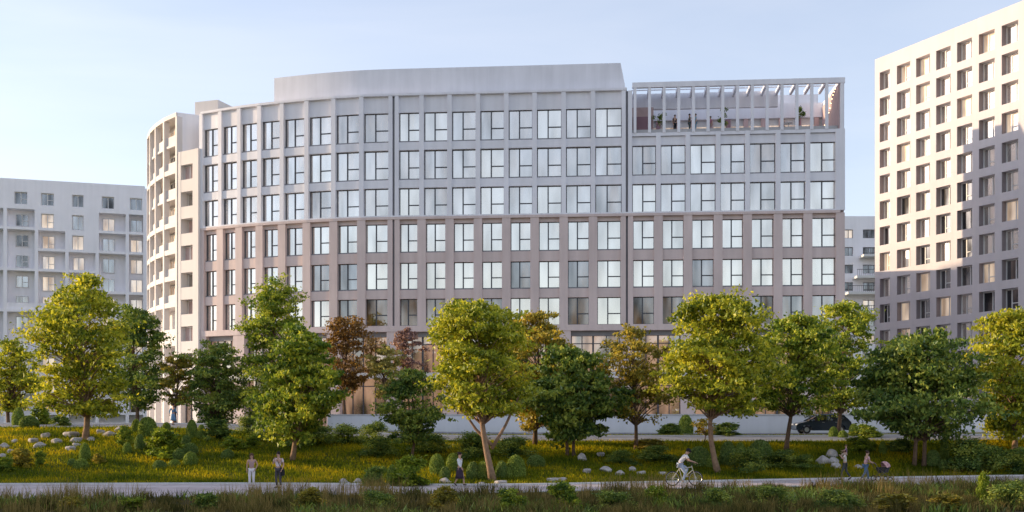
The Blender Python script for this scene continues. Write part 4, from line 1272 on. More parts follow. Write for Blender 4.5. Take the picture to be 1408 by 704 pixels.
# ------------------------------------------------------------------ grass: lawn turf and foreground meadow
def blades(name, rng, X, Y, Hh, Wd, species, tintm, bend=0.35):
    n = len(X); Z = height(X, Y)
    a = rng.uniform(0, PI, n); dx, dy = np.cos(a) * Wd, np.sin(a) * Wd
    lx, ly = rng.normal(0, bend, n) * Hh, rng.normal(0, bend, n) * Hh
    v = np.empty((n, 5, 3))
    v[:, 0] = np.stack([X - dx, Y - dy, Z - 0.02], 1); v[:, 1] = np.stack([X + dx, Y + dy, Z - 0.02], 1)
    v[:, 2] = np.stack([X + dx * .7 + lx * .35, Y + dy * .7 + ly * .35, Z + Hh * .6], 1)
    v[:, 3] = np.stack([X - dx * .7 + lx * .35, Y - dy * .7 + ly * .35, Z + Hh * .6], 1)
    v[:, 4] = np.stack([X + lx, Y + ly, Z + Hh], 1)
    i = np.arange(n) * 5
    f = np.concatenate([np.stack([i, i + 1, i + 2], 1), np.stack([i, i + 2, i + 3], 1), np.stack([i + 3, i + 2, i + 4], 1)])
    t = np.clip(rng.normal(0, 0.16, n) + tintm, 0, 1)
    return link(name, np_mesh(name, v.reshape(-1, 3), f, LEAF[species], np.repeat(t, 5)))
rng = np.random.default_rng(77)
n = 240000
X = rng.uniform(-42, 44, n); Yv = rng.uniform(0, 1, n); A_, B_ = pb(X) + 0.1, rf(X) - 0.05
Yv = A_ + (B_ - A_) * Yv
pat = 0.48 + 0.20 * np.sin(X * 0.9 + 2 * np.sin(Yv * 0.7)) + 0.12 * np.sin(Yv * 1.7 + X * 0.4)
o = blades('lawn_grass', rng, X, Yv, 0.05 + 0.22 * rng.uniform(0, 1, n) ** 3, 0.022, 'lawn', pat)
tag(o, 'short lawn grass on the slope between the two paths', 'grass', kind='stuff')
n = 14000
X = rng.uniform(-20, 46, n); Yv = rbk(X) + rng.uniform(0.05, 1.4, n)
o = blades('verge_grass', rng, X, Yv, rng.uniform(0.06, 0.2, n), 0.02, 'lawn', 0.5)
tag(o, 'thin grass verge between the upper path and the street', 'grass', kind='stuff')
# meadow: clumps of tall dry grass and weeds this side of the path
ncl = 2600
cx_ = rng.uniform(-28, 34, ncl); q = rng.uniform(0, 1, ncl) ** 0.8
cy_ = (pf(cx_) + 0.2) - q * 12.5
hc = (0.20 + 0.42 * rng.uniform(0, 1, ncl) ** 2) * (0.75 + 0.45 * np.sin(cx_ * 0.7 + 1.5 * np.sin(cx_ * 0.23)) ** 2)
nb_ = 34
X = np.repeat(cx_, nb_) + rng.normal(0, 0.16, ncl * nb_); Yv = np.repeat(cy_, nb_) + rng.normal(0, 0.16, ncl * nb_)
Yv = np.minimum(Yv, pf(X) + 0.22)
ct = rng.uniform(0.05, 0.85, ncl)
o = blades('meadow_grass', rng, X, Yv, np.repeat(hc, nb_) * rng.uniform(0.6, 1.3, ncl * nb_), 0.014, 'meadow', np.repeat(ct, nb_), 0.3)
tag(o, 'tall dry meadow grass and weeds along the near side of the path', 'grass', kind='stuff')
n = 26000
X = rng.uniform(-28, 34, n); Yv = (pf(X) - 0.3) - rng.uniform(0, 1, n) * 12
kk = np.sin(X * 0.5 + 1.3) * np.sin(Yv * 0.6 + X * 0.2); keep = kk > 0.1
o = blades('meadow_weeds', rng, X[keep], Yv[keep], rng.uniform(0.15, 0.5, keep.sum()), 0.03, 'dark', 0.5, 0.5)
tag(o, 'dark green weeds mixed into the meadow grass', 'weeds', kind='stuff')
nst = 150
sx_ = np.concatenate([rng.normal(c_, w_, 30) for c_, w_ in ((-18.5, 1.4), (-9.2, 1.2), (-6.2, 0.9), (5.5, 1.5), (19.0, 2.0))])
sy_ = pf(sx_) - 0.4 - np.abs(rng.normal(0, 2.2, nst))
X = np.repeat(sx_, 16) + rng.normal(0, 0.20, nst * 16); Yv = np.minimum(np.repeat(sy_, 16) + rng.normal(0, 0.20, nst * 16), pf(X) + 0.2)
o = blades('seed_stalks', rng, X, Yv, rng.uniform(0.5, 1.15, nst * 16), 0.012, 'meadow', 0.85, 0.14)
tag(o, 'tall pale seed stalks standing above the meadow grass', 'grass', kind='stuff')
def MBu(px, by, w, h, label, k): put('bush', BUSH[k], px, by, w, h, label, 'bush', 'wild bushes in the foreground meadow')
MBu(98, 703, 44, 20, 'small pale weed bush in the left foreground meadow', 'olive')
MBu(182, 702, 50, 18, 'lit yellow green weed bush in the left foreground meadow', 'bright')
MBu(282, 704, 44, 26, 'dark weed bush below the woman in white trousers', 'dark')
MBu(425, 700, 54, 30, 'brown twiggy bush right of the man in dark trousers', 'olive')
MBu(520, 702, 60, 28, 'dark bush below the leafy path edge bushes', 'dark_big')
MBu(608, 700, 44, 32, 'tall brown weed bush below the walking woman', 'olive')
MBu(700, 702, 58, 30, 'wide weed bush below the forked tree', 'green')
MBu(773, 703, 56, 40, 'tall weed bush covering the path between forked tree and cyclist', 'green')
MBu(842, 703, 70, 28, 'dark weed bush left of the bicycle in the foreground', 'dark_big')
MBu(902, 694, 44, 26, 'yellow leaved bush hiding the path beside the rear bicycle wheel', 'bright')
MBu(985, 702, 66, 30, 'dark bush below the front bicycle wheel', 'dark_big')
MBu(1060, 698, 66, 30, 'wide dark bush covering the path between bicycle and walkers', 'dark_big')
MBu(1150, 702, 80, 28, 'low dark bush below the man carrying a child', 'dark_big')
MBu(1230, 704, 80, 26, 'low brown bush below the pram', 'olive')
MBu(1352, 690, 22, 40, 'slender upright yellow green bush standing before the path at far right', 'bright')
MBu(1386, 700, 70, 40, 'dark bush in the bottom corner at far right', 'dark_big')
MBu(1300, 703, 60, 24, 'brownish weed bush left of the slender upright one', 'olive')

# ------------------------------------------------------------------ people
def cloth(name, col): return mat(name, col, 0.85, 0.12, 6.0, spec=0.2)
SKIN = mat('skin', (0.50, 0.30, 0.21), 0.55, 0.06, 8.0)
def skin_mesh(verts, edges, radii, root=0, sub=1):
    me = bpy.data.meshes.new('sk'); me.from_pydata([tuple(v) for v in verts], edges, []); me.update()
    o = bpy.data.objects.new('sk', me); COL.objects.link(o)
    mod = o.modifiers.new('s', 'SKIN'); mod.use_smooth_shade = True; mod.branch_smoothing = 0.4
    sv = me.skin_vertices[0].data
    for i, r in enumerate(radii):
        sv[i].radius = r if hasattr(r, '__len__') else (r, r)
        sv[i].use_root = (i == root)
    if sub:
        m2 = o.modifiers.new('u', 'SUBSURF'); m2.levels = sub; m2.render_levels = sub
    dg = bpy.context.evaluated_depsgraph_get(); dg.update()
    out = bpy.data.meshes.new_from_object(o.evaluated_get(dg), depsgraph=dg)
    bpy.data.objects.remove(o); bpy.data.meshes.remove(me)
    return out
def mesh_to(bm, me):
    bm.from_mesh(me); bpy.data.meshes.remove(me)

def pose(kind, swing=0.35, Ht=1.75):
    """joint positions; the figure faces +X, left side is +Y; z up, feet on 0"""
    k = Ht / 1.75
    J = dict(pel=(0, 0, .95), waist=(0.01, 0, 1.10), chest=(0.02, 0, 1.30), neck=(0.0, 0, 1.47), head0=(0.015, 0, 1.56), head=(0.02, 0, 1.655),
             hipL=(0, .09, .90), hipR=(0, -.09, .90), kneeL=(.02, .095, .50), kneeR=(.02, -.095, .50), ankL=(-.02, .10, .085), ankR=(-.02, -.10, .085),
             toeL=(.15, .115, .03), toeR=(.15, -.115, .03),
             shL=(0, .185, 1.41), shR=(0, -.185, 1.41), elL=(-.04, .235, 1.13), elR=(-.04, -.235, 1.13), wrL=(.04, .24, .88), wrR=(.04, -.24, .88))
    if kind == 'walk':
        s = swing
        J.update(kneeL=(.20 * s / .35, .09, .52), ankL=(.26 * s / .35, .09, .10), toeL=(.41 * s / .35, .1, .06),
                 kneeR=(-.02, -.09, .50), ankR=(-.30 * s / .35, -.09, .15), toeR=(-.17 * s / .35, -.1, .03),
                 elL=(-.14, .235, 1.15), wrL=(-.12, .24, .90), elR=(.08, -.235, 1.15), wrR=(.22, -.22, .95))
    if kind == 'phone':
        J.update(elR=(.07, -.26, 1.16), wrR=(.20, -.10, 1.40), elL=(-.06, .245, 1.14), wrL=(.08, .23, .92), kneeR=(.05, -.10, .5))
    if kind == 'hips':
        J.update(elL=(-.06, .30, 1.16), wrL=(.05, .20, .95), kneeL=(.05, .1, .5))
    if kind == 'push':
        s = 1
        J.update(chest=(.07, 0, 1.29), neck=(.09, 0, 1.46), head0=(.11, 0, 1.55), head=(.13, 0, 1.64), shL=(.08, .18, 1.40), shR=(.08, -.18, 1.40),
                 elL=(.16, .24, 1.14), wrL=(.40, .20, 1.06), elR=(.16, -.24, 1.14), wrR=(.40, -.20, 1.06),
                 kneeL=(.17, .09, .51), ankL=(.22, .09, .09), toeL=(.37, .1, .05), kneeR=(-.06, -.09, .50), ankR=(-.32, -.09, .17), toeR=(-.20, -.1, .03))
    if kind == 'carry':
        J.update(elL=(.10, .30, 1.22), wrL=(.24, .14, 1.38), elR=(.10, -.30, 1.22), wrR=(.24, -.14, 1.38),
                 kneeL=(.17, .09, .51), ankL=(.20, .09, .09), toeL=(.35, .1, .05), kneeR=(-.06, -.09, .50), ankR=(-.30, -.09, .17), toeR=(-.18, -.1, .03))
    if kind == 'ride':
        J.update(pel=(-.20, 0, 1.00), waist=(-.14, 0, 1.13), chest=(-.01, 0, 1.30), neck=(.12, 0, 1.44), head0=(.17, 0, 1.51), head=(.22, 0, 1.59),
                 hipL=(-.17, .09, .96), hipR=(-.17, -.09, .96), kneeL=(.20, .10, .78), kneeR=(.06, -.10, .58), ankL=(.06, .11, .46), ankR=(-.08, -.11, .20),
                 toeL=(.21, .12, .43), toeR=(.08, -.12, .15), shL=(.09, .18, 1.38), shR=(.09, -.18, 1.38),
                 elL=(.22, .25, 1.17), wrL=(.44, .25, 1.10), elR=(.22, -.25, 1.17), wrR=(.44, -.25, 1.10))
    if kind == 'shoulders':   # a child sitting, z measured from the seat of the pelvis
        J.update(pel=(0, 0, .95), hipL=(.03, .09, .93), hipR=(.03, -.09, .93), kneeL=(.36, .17, .92), kneeR=(.36, -.17, .92), ankL=(.36, .15, .55), ankR=(.36, -.15, .55),
                 toeL=(.47, .16, .50), toeR=(.47, -.16, .50), elL=(.12, .32, 1.25), wrL=(.30, .42, 1.25), elR=(.15, -.24, 1.16), wrR=(.34, -.10, 1.10))
    return {n: Vector(p) * k for n, p in J.items()}, k

def person(loc, rotz, kind, label, top, bottom, hair, Ht=1.75, sleeves='short', legs='long', hairlen='short', swing=.35, shoes=(0.10, 0.09, 0.09), skirt=False, female=False, group='people in the park', scale=1.0, hat=None):
    J, k = pose(kind, swing, Ht)
    root = empty('person', loc, label, 'person', group, rotz, scale)
    P, E, Rr, ix = [], [], [], {}
    def v(n, r, p=None):
        ix[n] = len(P); P.append(p if p is not None else J[n]); Rr.append((r[0] * k, r[1] * k) if hasattr(r, '__len__') else r * k)
    def e(a, b_): E.append((ix[a], ix[b_]))
    sw = 0.92 if female else 1.0
    v('pel', (.125, .105)); v('waist', (.115 * sw, .09)); v('chest', (.145 * sw, .105)); v('neck', .056); v('head0', (.074, .085)); v('head', (.080, .098))
    v('headtop', (.058, .066), J['head'] + (J['head'] - J['head0']).normalized() * 0.075 * k)
    for a, b_ in (('pel', 'waist'), ('waist', 'chest'), ('chest', 'neck'), ('neck', 'head0'), ('head0', 'head'), ('head', 'headtop')): e(a, b_)
    for s in 'LR':
        v('hip' + s, .088); v('th' + s, .075, J['hip' + s].lerp(J['knee' + s], .5)); v('knee' + s, .054); v('cf' + s, .052, J['knee' + s].lerp(J['ank' + s], .35)); v('ank' + s, .036); v('toe' + s, .030)
        e('pel', 'hip' + s); e('hip' + s, 'th' + s); e('th' + s, 'knee' + s); e('knee' + s, 'cf' + s); e('cf' + s, 'ank' + s); e('ank' + s, 'toe' + s)
        v('sh' + s, .056); v('ua' + s, .046, J['sh' + s].lerp(J['el' + s], .5)); v('el' + s, .038); v('fa' + s, .037, J['el' + s].lerp(J['wr' + s], .3)); v('wr' + s, .025)
        d = (J['wr' + s] - J['el' + s]).normalized(); v('palm' + s, (.036, .020), J['wr' + s] + d * .075 * k)
        e('chest', 'sh' + s); e('sh' + s, 'ua' + s); e('ua' + s, 'el' + s); e('el' + s, 'fa' + s); e('fa' + s, 'wr' + s); e('wr' + s, 'palm' + s)
    body = skin_mesh(P, E, Rr)
    bm = bmesh.new(); mesh_to(bm, body)
    mb = MB()
    # fingers and thumb, gently curled
    for s, sg in (('L', 1), ('R', -1)):
        d = (J['wr' + s] - J['el' + s]).normalized()
        side = d.cross(Vector((0, 0, 1)) if abs(d.z) < .8 else Vector((1, 0, 0))).normalized()
        if abs(d.z) > .8: side = Vector((1, 0, 0)) - d * d.x; side.normalize()
        cu = Vector((0, -sg, 0)) if abs(d.z) > .8 else Vector((0, 0, -1))
        b0 = J['wr' + s] + d * .085 * k
        for q, ln in zip((-1.5, -.5, .5, 1.5), (.066, .080, .085, .074)):
            a = b0 + side * q * .017 * k
            mb.tube([a - d * .02 * k, a + d * ln * .4 * k, a + d * ln * .75 * k + cu * .018 * k, a + d * ln * .9 * k + cu * .045 * k], [.010 * k, .009 * k, .008 * k, .006 * k], 6)
        a = J['wr' + s] + d * .03 * k + side * .025 * k
        mb.tube([a, a + (d * .5 + side * .7) * .04 * k, a + d * .065 * k + side * .040 * k + cu * .012 * k], [.012 * k, .010 * k, .007 * k], 6)
    # face: nose, brow, ears, eyes, lips
    hx = J['head'] - J['head0']; up_ = hx.normalized(); fw = Vector((1, 0, 0)); fw = (fw - up_ * fw.dot(up_)).normalized(); lf = Vector((0, 1, 0))
    h0 = J['head']
    mb.tube([h0 + fw * .088 * k + up_ * .012 * k, h0 + fw * .112 * k - up_ * .03 * k, h0 + fw * .090 * k - up_ * .04 * k], [.009 * k, .014 * k, .010 * k], 6)
    for q in (-1, 1): mb.ball(h0 + lf * q * .082 * k - up_ * .015 * k, (.014 * k, .010 * k, .028 * k), None, 8, 6)
    tmp = mb.mesh('t', SKIN, True); mesh_to(bm, tmp)
    me = bpy.data.meshes.new('body'); bm.to_mesh(me); bm.free(); me.materials.append(SKIN)
    link('body', me, root)
    fc = MB()
    for q in (-1, 1): fc.ball(h0 + fw * .088 * k + lf * q * .032 * k + up_ * .012 * k, .011 * k, None, 8, 6)
    fc.ball(h0 + fw * .088 * k - up_ * .062 * k, (.010 * k, .022 * k, .006 * k), None, 8, 6)
    fc.build('face', mat('face_dark', (0.12, 0.05, 0.04), 0.5), root)
    # clothing follows the body a little outside it
    def garment(name, chain, material):
        P2, E2, R2, i2 = [], [], [], {}
        for n, r, p in chain['v']:
            i2[n] = len(P2); P2.append(p if p is not None else J[n]); R2.append((r[0] * k, r[1] * k) if hasattr(r, '__len__') else r * k)
        for a, b_ in chain['e']: E2.append((i2[a], i2[b_]))
        me = skin_mesh(P2, E2, R2); me.materials.append(material); me.name = name
        link(name, me, root)
    c = {'v': [('pel', (.148, .125), J['pel'].lerp(J['waist'], .25)), ('waist', (.138 * sw, .112), None), ('chest', (.168 * sw, .128), None), ('nk', (.075, .075), J['chest'].lerp(J['neck'], .82))], 'e': [('pel', 'waist'), ('waist', 'chest'), ('chest', 'nk')]}
    for s in 'LR':
        if sleeves == 'none': c['v'] += [('sh' + s, .062, J['sh' + s])]; c['e'] += [('chest', 'sh' + s)]; continue
        f_ = .62 if sleeves == 'short' else 1.0
        c['v'] += [('sh' + s, .072, J['sh' + s]), ('u' + s, .064, J['sh' + s].lerp(J['el' + s], f_))]; c['e'] += [('chest', 'sh' + s), ('sh' + s, 'u' + s)]
        if sleeves == 'long':
            c['v'] += [('w' + s, .042, J['el' + s].lerp(J['wr' + s], .88))]; c['e'] += [('u' + s, 'w' + s)]
    garment('shirt', c, top)
    if skirt:
        sm2 = MB(); rings = []
        for q, rr in ((0.0, .14), (.35, .17), (.7, .205), (1.0, .235)):
            cz = J['pel'].lerp(Vector((J['pel'].x, 0, .38 * k)), q); rings.append((cz, rr * k))
        sm2.tube([r[0] for r in rings], [r[1] for r in rings], 18)
        sm2.build('skirt', bottom, root, smooth=True)
    else:
        c = {'v': [('pel', (.138, .118), None)], 'e': []}
        for s in 'LR':
            c['v'] += [('hip' + s, .102, None), ('th' + s, .090, J['hip' + s].lerp(J['knee' + s], .5)), ('knee' + s, .070, None), ('an' + s, .056, J['knee' + s].lerp(J['ank' + s], .92 if legs == 'long' else .15))]
            c['e'] += [('pel', 'hip' + s), ('hip' + s, 'th' + s), ('th' + s, 'knee' + s), ('knee' + s, 'an' + s)]
        garment('trousers', c, bottom)
    shm = cloth('shoe', shoes)
    for s in 'LR':
        sh = MB(); a, t = J['ank' + s], J['toe' + s]
        dd = (t - a); dd.z = dd.z * .5; hd_ = a - dd * .35 - Vector((0, 0, .03 * k))
        sh.tube([hd_ - Vector((0, 0, .015 * k)), a - Vector((0, 0, .03 * k)), a.lerp(t, .6) - Vector((0, 0, .012 * k)), t + dd * .2], [.035 * k, .044 * k, .042 * k, .026 * k], 10)
        sh.build('shoe', shm, root, smooth=True)
    # hair
    hm = MB()
    Mx = Matrix((fw, lf, up_)).transposed()
    hm.ball(h0 - fw * .016 * k + up_ * .022 * k, (.104 * k, .094 * k, .098 * k), None, 14, 10, Mx)
    if hairlen == 'long':
        hm.tube([h0 - fw * .05 * k + up_ * .03 * k, h0 - fw * .085 * k - up_ * .08 * k, h0 - fw * .10 * k - up_ * .22 * k, h0 - fw * .10 * k - up_ * .34 * k], [.085 * k, .085 * k, .075 * k, .03 * k], 12)
        for q in (-1, 1): hm.tube([h0 + lf * q * .072 * k + up_ * .03 * k, h0 + lf * q * .090 * k - up_ * .10 * k - fw * .01 * k, h0 + lf * q * .095 * k - up_ * .26 * k], [.035 * k, .034 * k, .014 * k], 8)
    elif hairlen == 'bun':
        hm.ball(h0 - fw * .10 * k + up_ * .07 * k, .048 * k, None, 10, 8)
    hm.build('hair', cloth('hair', hair), root, smooth=True)
    if hat:
        ht = MB(); ht.ball(h0 + up_ * .05 * k - fw * .005 * k, (.115 * k, .104 * k, .085 * k), None, 14, 10, Mx)
        ht.ball(h0 + fw * .12 * k + up_ * .055 * k, (.075 * k, .075 * k, .012 * k), None, 12, 6, Mx)
        ht.build('cap', cloth('cap', hat), root, smooth=True)
    return root, J

LIN = (0.62, 0.56, 0.55)
def feet(px, py): return hit(px, py)
p = feet(346, 671); p.z = 0.035
person(p, R(-80), 'hips', 'woman with long brown hair in dusty pink top and white trousers standing on the path', cloth('top_pink', (0.42, 0.28, 0.27)), cloth('trousers_white', (0.72, 0.70, 0.72)), (0.10, 0.055, 0.035), 1.70, 'none', hairlen='long', female=True, shoes=(0.6, 0.55, 0.5))
p = feet(383, 672); p.z = 0.035
r_, J_ = person(p, R(-105), 'phone', 'man in pale shirt and dark trousers raising a hand to his face', cloth('shirt_pale', (0.72, 0.62, 0.64)), cloth('trousers_dark', (0.07, 0.065, 0.08)), (0.03, 0.022, 0.02), 1.80, 'short')
bg = MB()
bg.hexa([(-.10, .20, .62), (.14, .20, .62), (.14, .30, .62), (-.10, .30, .62), (-.08, .22, .92), (.12, .22, .92), (.12, .28, .92), (-.08, .28, .92)])
bag = bg.build('shoulder_bag', cloth('bag_black', (0.02, 0.02, 0.022)))
st_ = MB(); st_.tube([(-.06, .25, .92), (-.10, .20, 1.2), (-.03, .10, 1.50), (.10, -.02, 1.36), (.12, .14, 1.1), (.10, .25, .92)], .013, 6); st_.build('strap', cloth('strap_black', (0.02, 0.02, 0.022)), bag)
bag.location = p; bag.rotation_euler = (0, 0, R(-105)); tag(bag, 'black shoulder bag hanging at the side of the man in pale shirt', 'bag')
p = feet(632, 669); p.z = 0.035
person(p, R(-25), 'walk', 'woman in white top and dark wrap skirt walking along the path past the clipped domes', cloth('top_white', (0.66, 0.66, 0.68)), cloth('skirt_dark', (0.045, 0.03, 0.05)), (0.03, 0.02, 0.018), 1.72, 'long', skirt=True, female=True, hairlen='bun', swing=.28)
# cyclist and bicycle
BS = 1.10
p = feet(940, 669); p.z = 0.035
person(p, R(4), 'ride', 'cyclist in white shirt, light jeans and dark cap riding along the path', cloth('shirt_white', (0.70, 0.66, 0.66)), cloth('jeans_light', (0.36, 0.42, 0.52)), (0.03, 0.025, 0.02), 1.78, 'short', hat=(0.02, 0.02, 0.025), shoes=(0.5, 0.5, 0.5), scale=BS)
bk_ = empty('bicycle', p, 'pale framed bicycle ridden along the path by the man in white', 'bicycle', rotz=R(4), scale=BS)
fmm = mat('bicycle_paint', (0.55, 0.52, 0.40), 0.35, 0.05)
f_ = MB()
bb, st2, hd1, hd2, rw_, fw_ = Vector((-.08, 0, .30)), Vector((-.22, 0, .86)), Vector((.40, 0, .88)), Vector((.43, 0, .74)), Vector((-.53, 0, .345)), Vector((.57, 0, .345))
for a, b_ in ((bb, st2), (st2 - Vector((0, 0, .06)), hd1), (bb, hd2), (hd1 + Vector((-.02, 0, .06)), hd2)): f_.tube([a, b_], .018, 8)
for q in (-.05, .05):
    f_.tube([bb + Vector((0, q, 0)), rw_ + Vector((0, q, 0))], .010, 6); f_.tube([st2 + Vector((0, q * .4, -.08)), rw_ + Vector((0, q, 0))], .009, 6)
    f_.tube([hd2 + Vector((0, q * .8, 0)), fw_ + Vector((-.03, q, .12)), fw_ + Vector((0, q, 0))], .011, 6)
f_.build('frame', fmm, bk_)
for c_ in (rw_, fw_):
    wq = MB(); wq.torus(c_, (0, 1, 0), .325, .022, 36, 8); wt = wq.build('wheel', M['black'], bk_, smooth=True)
    rm = MB(); rm.torus(c_, (0, 1, 0), .295, .010, 36, 6); rm.tube([c_ - Vector((0, .045, 0)), c_ + Vector((0, .045, 0))], .022, 8)
    for q in range(18):
        w_ = 2 * PI * q / 18; rm.tube([c_ + Vector((0, .03 * (-1) ** q, 0)), c_ + Vector((math.cos(w_) * .29, 0, math.sin(w_) * .29))], .0035, 4)
    rm.build('rim', M['metal'], wt)
hb = MB(); hb.tube([hd1 + Vector((-.02, 0, .06)), Vector((.44, 0, 1.06)), Vector((.46, 0, 1.08))], .014, 6); hb.tube([(.42, -.30, 1.09), (.46, -.18, 1.09), (.47, 0, 1.08), (.46, .18, 1.09), (.42, .30, 1.09)], .013, 8)
hb.build('handlebar', M['black'], bk_)
sd_ = MB(); sd_.tube([st2, (-.235, 0, .93)], .014, 6); sd_.tube([(-.36, 0, .945), (-.28, 0, .95), (-.17, 0, .945), (-.07, 0, .935)], [.05, .07, .045, .022], 10); sd_.build('saddle', M['black'], bk_, smooth=True)
ck = MB(); ck.torus(bb, (0, 1, 0), .09, .008, 24, 6); ck.tube([bb + Vector((0, .06, 0)), bb + Vector((.11, .07, .12))], .010, 6); ck.tube([bb + Vector((0, -.06, 0)), bb + Vector((-.0, -.07, -.16))], .010, 6)
ck.box(.01, .12, .07, .16, .40, .425); ck.box(-.12, .0, -.16, -.07, .125, .15); ck.build('crank', M['metal'], bk_)
# man with a child on his shoulders
p = feet(1162, 661); p.z = 0.035
r_, J_ = person(p, R(160), 'carry', 'man in white shirt and dark trousers walking with a child on his shoulders', cloth('shirt_cream', (0.66, 0.60, 0.56)), cloth('trousers_olive', (0.07, 0.075, 0.07)), (0.05, 0.03, 0.02), 1.72, 'short')
person((p.x + .06, p.y, p.z + 1.49 - .95 * 0.63), R(160), 'shoulders', 'small child in violet top carried on the shoulders of the man', cloth('top_violet', (0.26, 0.15, 0.24)), cloth('shorts_tan', (0.48, 0.36, 0.30)), (0.16, 0.09, 0.05), 1.10, 'short', female=True)
# woman pushing a pram
p = feet(1190, 663); p.z = 0.035
person(p, R(8), 'push', 'woman in pink checked shirt and blue jeans pushing a pram along the path', mat('shirt_checked', (0.56, 0.34, 0.36), 0.85, 0.45, 14.0), cloth('jeans_blue', (0.09, 0.16, 0.26)), (0.06, 0.035, 0.025), 1.70, 'short', hairlen='bun', female=True, shoes=(0.3, 0.25, 0.25))
pr = empty('pram', (p.x + .95, p.y + .12, p.z), 'black pram with a pink checked hood, pushed by the woman in jeans', 'pram', rotz=R(8))
ch = MB()
for q in (-.24, .24):
    ch.tube([(-.56, q, 1.05), (-.30, q, .70), (.34, q, .22)], .014, 6); ch.tube([(-.36, q, .22), (.0, q, .48), (.20, q, .72)], .013, 6)
ch.tube([(-.56, -.24, 1.05), (-.58, -.12, 1.07), (-.58, .12, 1.07), (-.56, .24, 1.05)], .016, 8)
ch.tube([(-.36, -.24, .22), (-.36, .24, .22)], .012, 6); ch.tube([(.34, -.24, .22), (.34, .24, .22)], .012, 6)
ch.build('chassis', M['frame'], pr)
for x_ in (-.36, .34):
    for q in (-.28, .28):
        wq = MB(); wq.torus((x_, q, .17 if x_ < 0 else .14), (0, 1, 0), .135 if x_ < 0 else .11, .028, 22, 8); wt = wq.build('wheel', M['black'], pr, smooth=True)
        hb2 = MB(); hb2.ball((x_, q, .17 if x_ < 0 else .14), (.06, .02, .06)); hb2.build('hub', M['metal'], wt)
sh = MB()
ns = 10
def pram_ring(z, s_): return [(.40 * s_ * math.cos(2 * PI * i / 16) + .05, .26 * s_ * math.sin(2 * PI * i / 16), z) for i in range(16)]
sh.prism([(a_[0], a_[1]) for a_ in pram_ring(0, .72)], .48, .78, None, [(a_[0], a_[1]) for a_ in pram_ring(0, 1.0)])
sh.build('carrycot', M['black'], pr)
hd_ = MB(); vs, fs = [], []
for j in range(9):
    th_ = R(8) + R(112) * j / 8
    for i in range(11):
        ph_ = PI * i / 10
        vs.append((.14 + .34 * math.sin(ph_) * math.cos(th_), .28 * math.cos(ph_), .77 + .34 * math.sin(ph_) * math.sin(th_)))
for j in range(8):
    for i in range(10): fs.append((j * 11 + i, j * 11 + i + 1, (j + 1) * 11 + i + 1, (j + 1) * 11 + i))
hd_.add(vs, fs)
ho = hd_.build('hood', mat('hood_checked', (0.52, 0.30, 0.30), 0.9, 0.45, 12.0), pr, smooth=True)
sol = ho.modifiers.new('t', 'SOLIDIFY'); sol.thickness = 0.012
# person in blue on the upper path
p = feet(238, 585)
person(p, R(60), 'walk', 'person in a long light blue coat walking away on the upper path', cloth('coat_blue', (0.14, 0.27, 0.42)), cloth('coat_blue_low', (0.13, 0.25, 0.40)), (0.03, 0.02, 0.02), 1.62, 'long', skirt=True, swing=.2)
# people and pots on the roof terrace
def tpos(px, nn_):
    k = (px - 704) / FPX
    O = A + NN * nn_
    t = (k * O.y - O.x) / (U.x - k * U.y)
    q = O + U * t
    return (q.x, q.y, 30.505)
TG = 'people on the roof terrace'
def tp(px, nn_, rz, kind, label, top, bot, hair, **kw): person(tpos(px, nn_), R(rz), kind, label, cloth('t_top', top), cloth('t_bottom', bot), hair, group=TG, **kw)
tp(928, -2.2, -60, 'stand', 'person in black and white at the roof terrace rail left of the couple', (0.05, 0.05, 0.06), (0.03, 0.03, 0.035), (0.02, 0.02, 0.02))
tp(948, -2.0, 0, 'phone', 'person in dark green facing the one in light blue on the roof terrace', (0.06, 0.09, 0.08), (0.08, 0.10, 0.10), (0.02, 0.02, 0.02))
tp(956.5, -2.0, 180, 'stand', 'person in light blue on the roof terrace facing the one in dark green', (0.22, 0.40, 0.50), (0.18, 0.30, 0.40), (0.04, 0.03, 0.02), female=True)
tp(977, -3.0, 200, 'stand', 'person in rose top on the roof terrace right of the couple', (0.45, 0.20, 0.28), (0.40, 0.30, 0.32), (0.03, 0.02, 0.02), female=True)
tp(1077, -4.4, 10, 'phone', 'person in rust brown leaning by the white table on the roof terrace', (0.24, 0.11, 0.08), (0.20, 0.09, 0.07), (0.03, 0.02, 0.02))
def pot_tree(px, nn_, h, label, seed, kind='dark'):
    q = tpos(px, nn_)
    root = empty('potted_plant', q, label, 'potted plant', 'potted plants on the roof terrace')
    pm = MB(); pm.tube([(0, 0, 0), (0, 0, .25), (0, 0, .5)], [.20, .25, .28], 14); pm.build('pot', M['frame_white'], root)
    sm3 = MB(); sm3.tube([(0, 0, .45), (.03, 0, .9), (-.02, .02, h * .75)], [.03, .025, .012], 6); sm3.build('stem', M['bark'], root)
    r_ = np.random.default_rng(seed); n_ = 420
    cl = r_.normal(size=(9, 3)) * np.array([.22, .22, .30]) + np.array([0, 0, h * .72])
    cen = cl[r_.integers(0, 9, n_)] + r_.normal(size=(n_, 3)) * .11
    v_, f2 = leaf_cards(r_, cen, .16); link('foliage', np_mesh('foliage', v_, f2, LEAF[kind], np.repeat(np.clip(r_.normal(.4, .2, n_), 0, 1), 4)), root)
pot_tree(910, -2.6, 2.3, 'dark bushy potted plant at the left end of the roof terrace', 301)
pot_tree(994, -2.6, 2.2, 'dark potted plant in the middle of the roof terrace', 302)
pot_tree(1099, -2.6, 2.3, 'dark potted plant right of the white table on the roof terrace', 303)
tq = tpos(1084, -3.4)
tt_ = empty('bar_table', tq, 'small white bar table between the brown figure and the plant on the roof terrace', 'table')
t1_ = MB(); t1_.tube([(0, 0, 1.02), (0, 0, 1.06)], .42, 20); t1_.build('table_top', M['frame_white'], tt_)
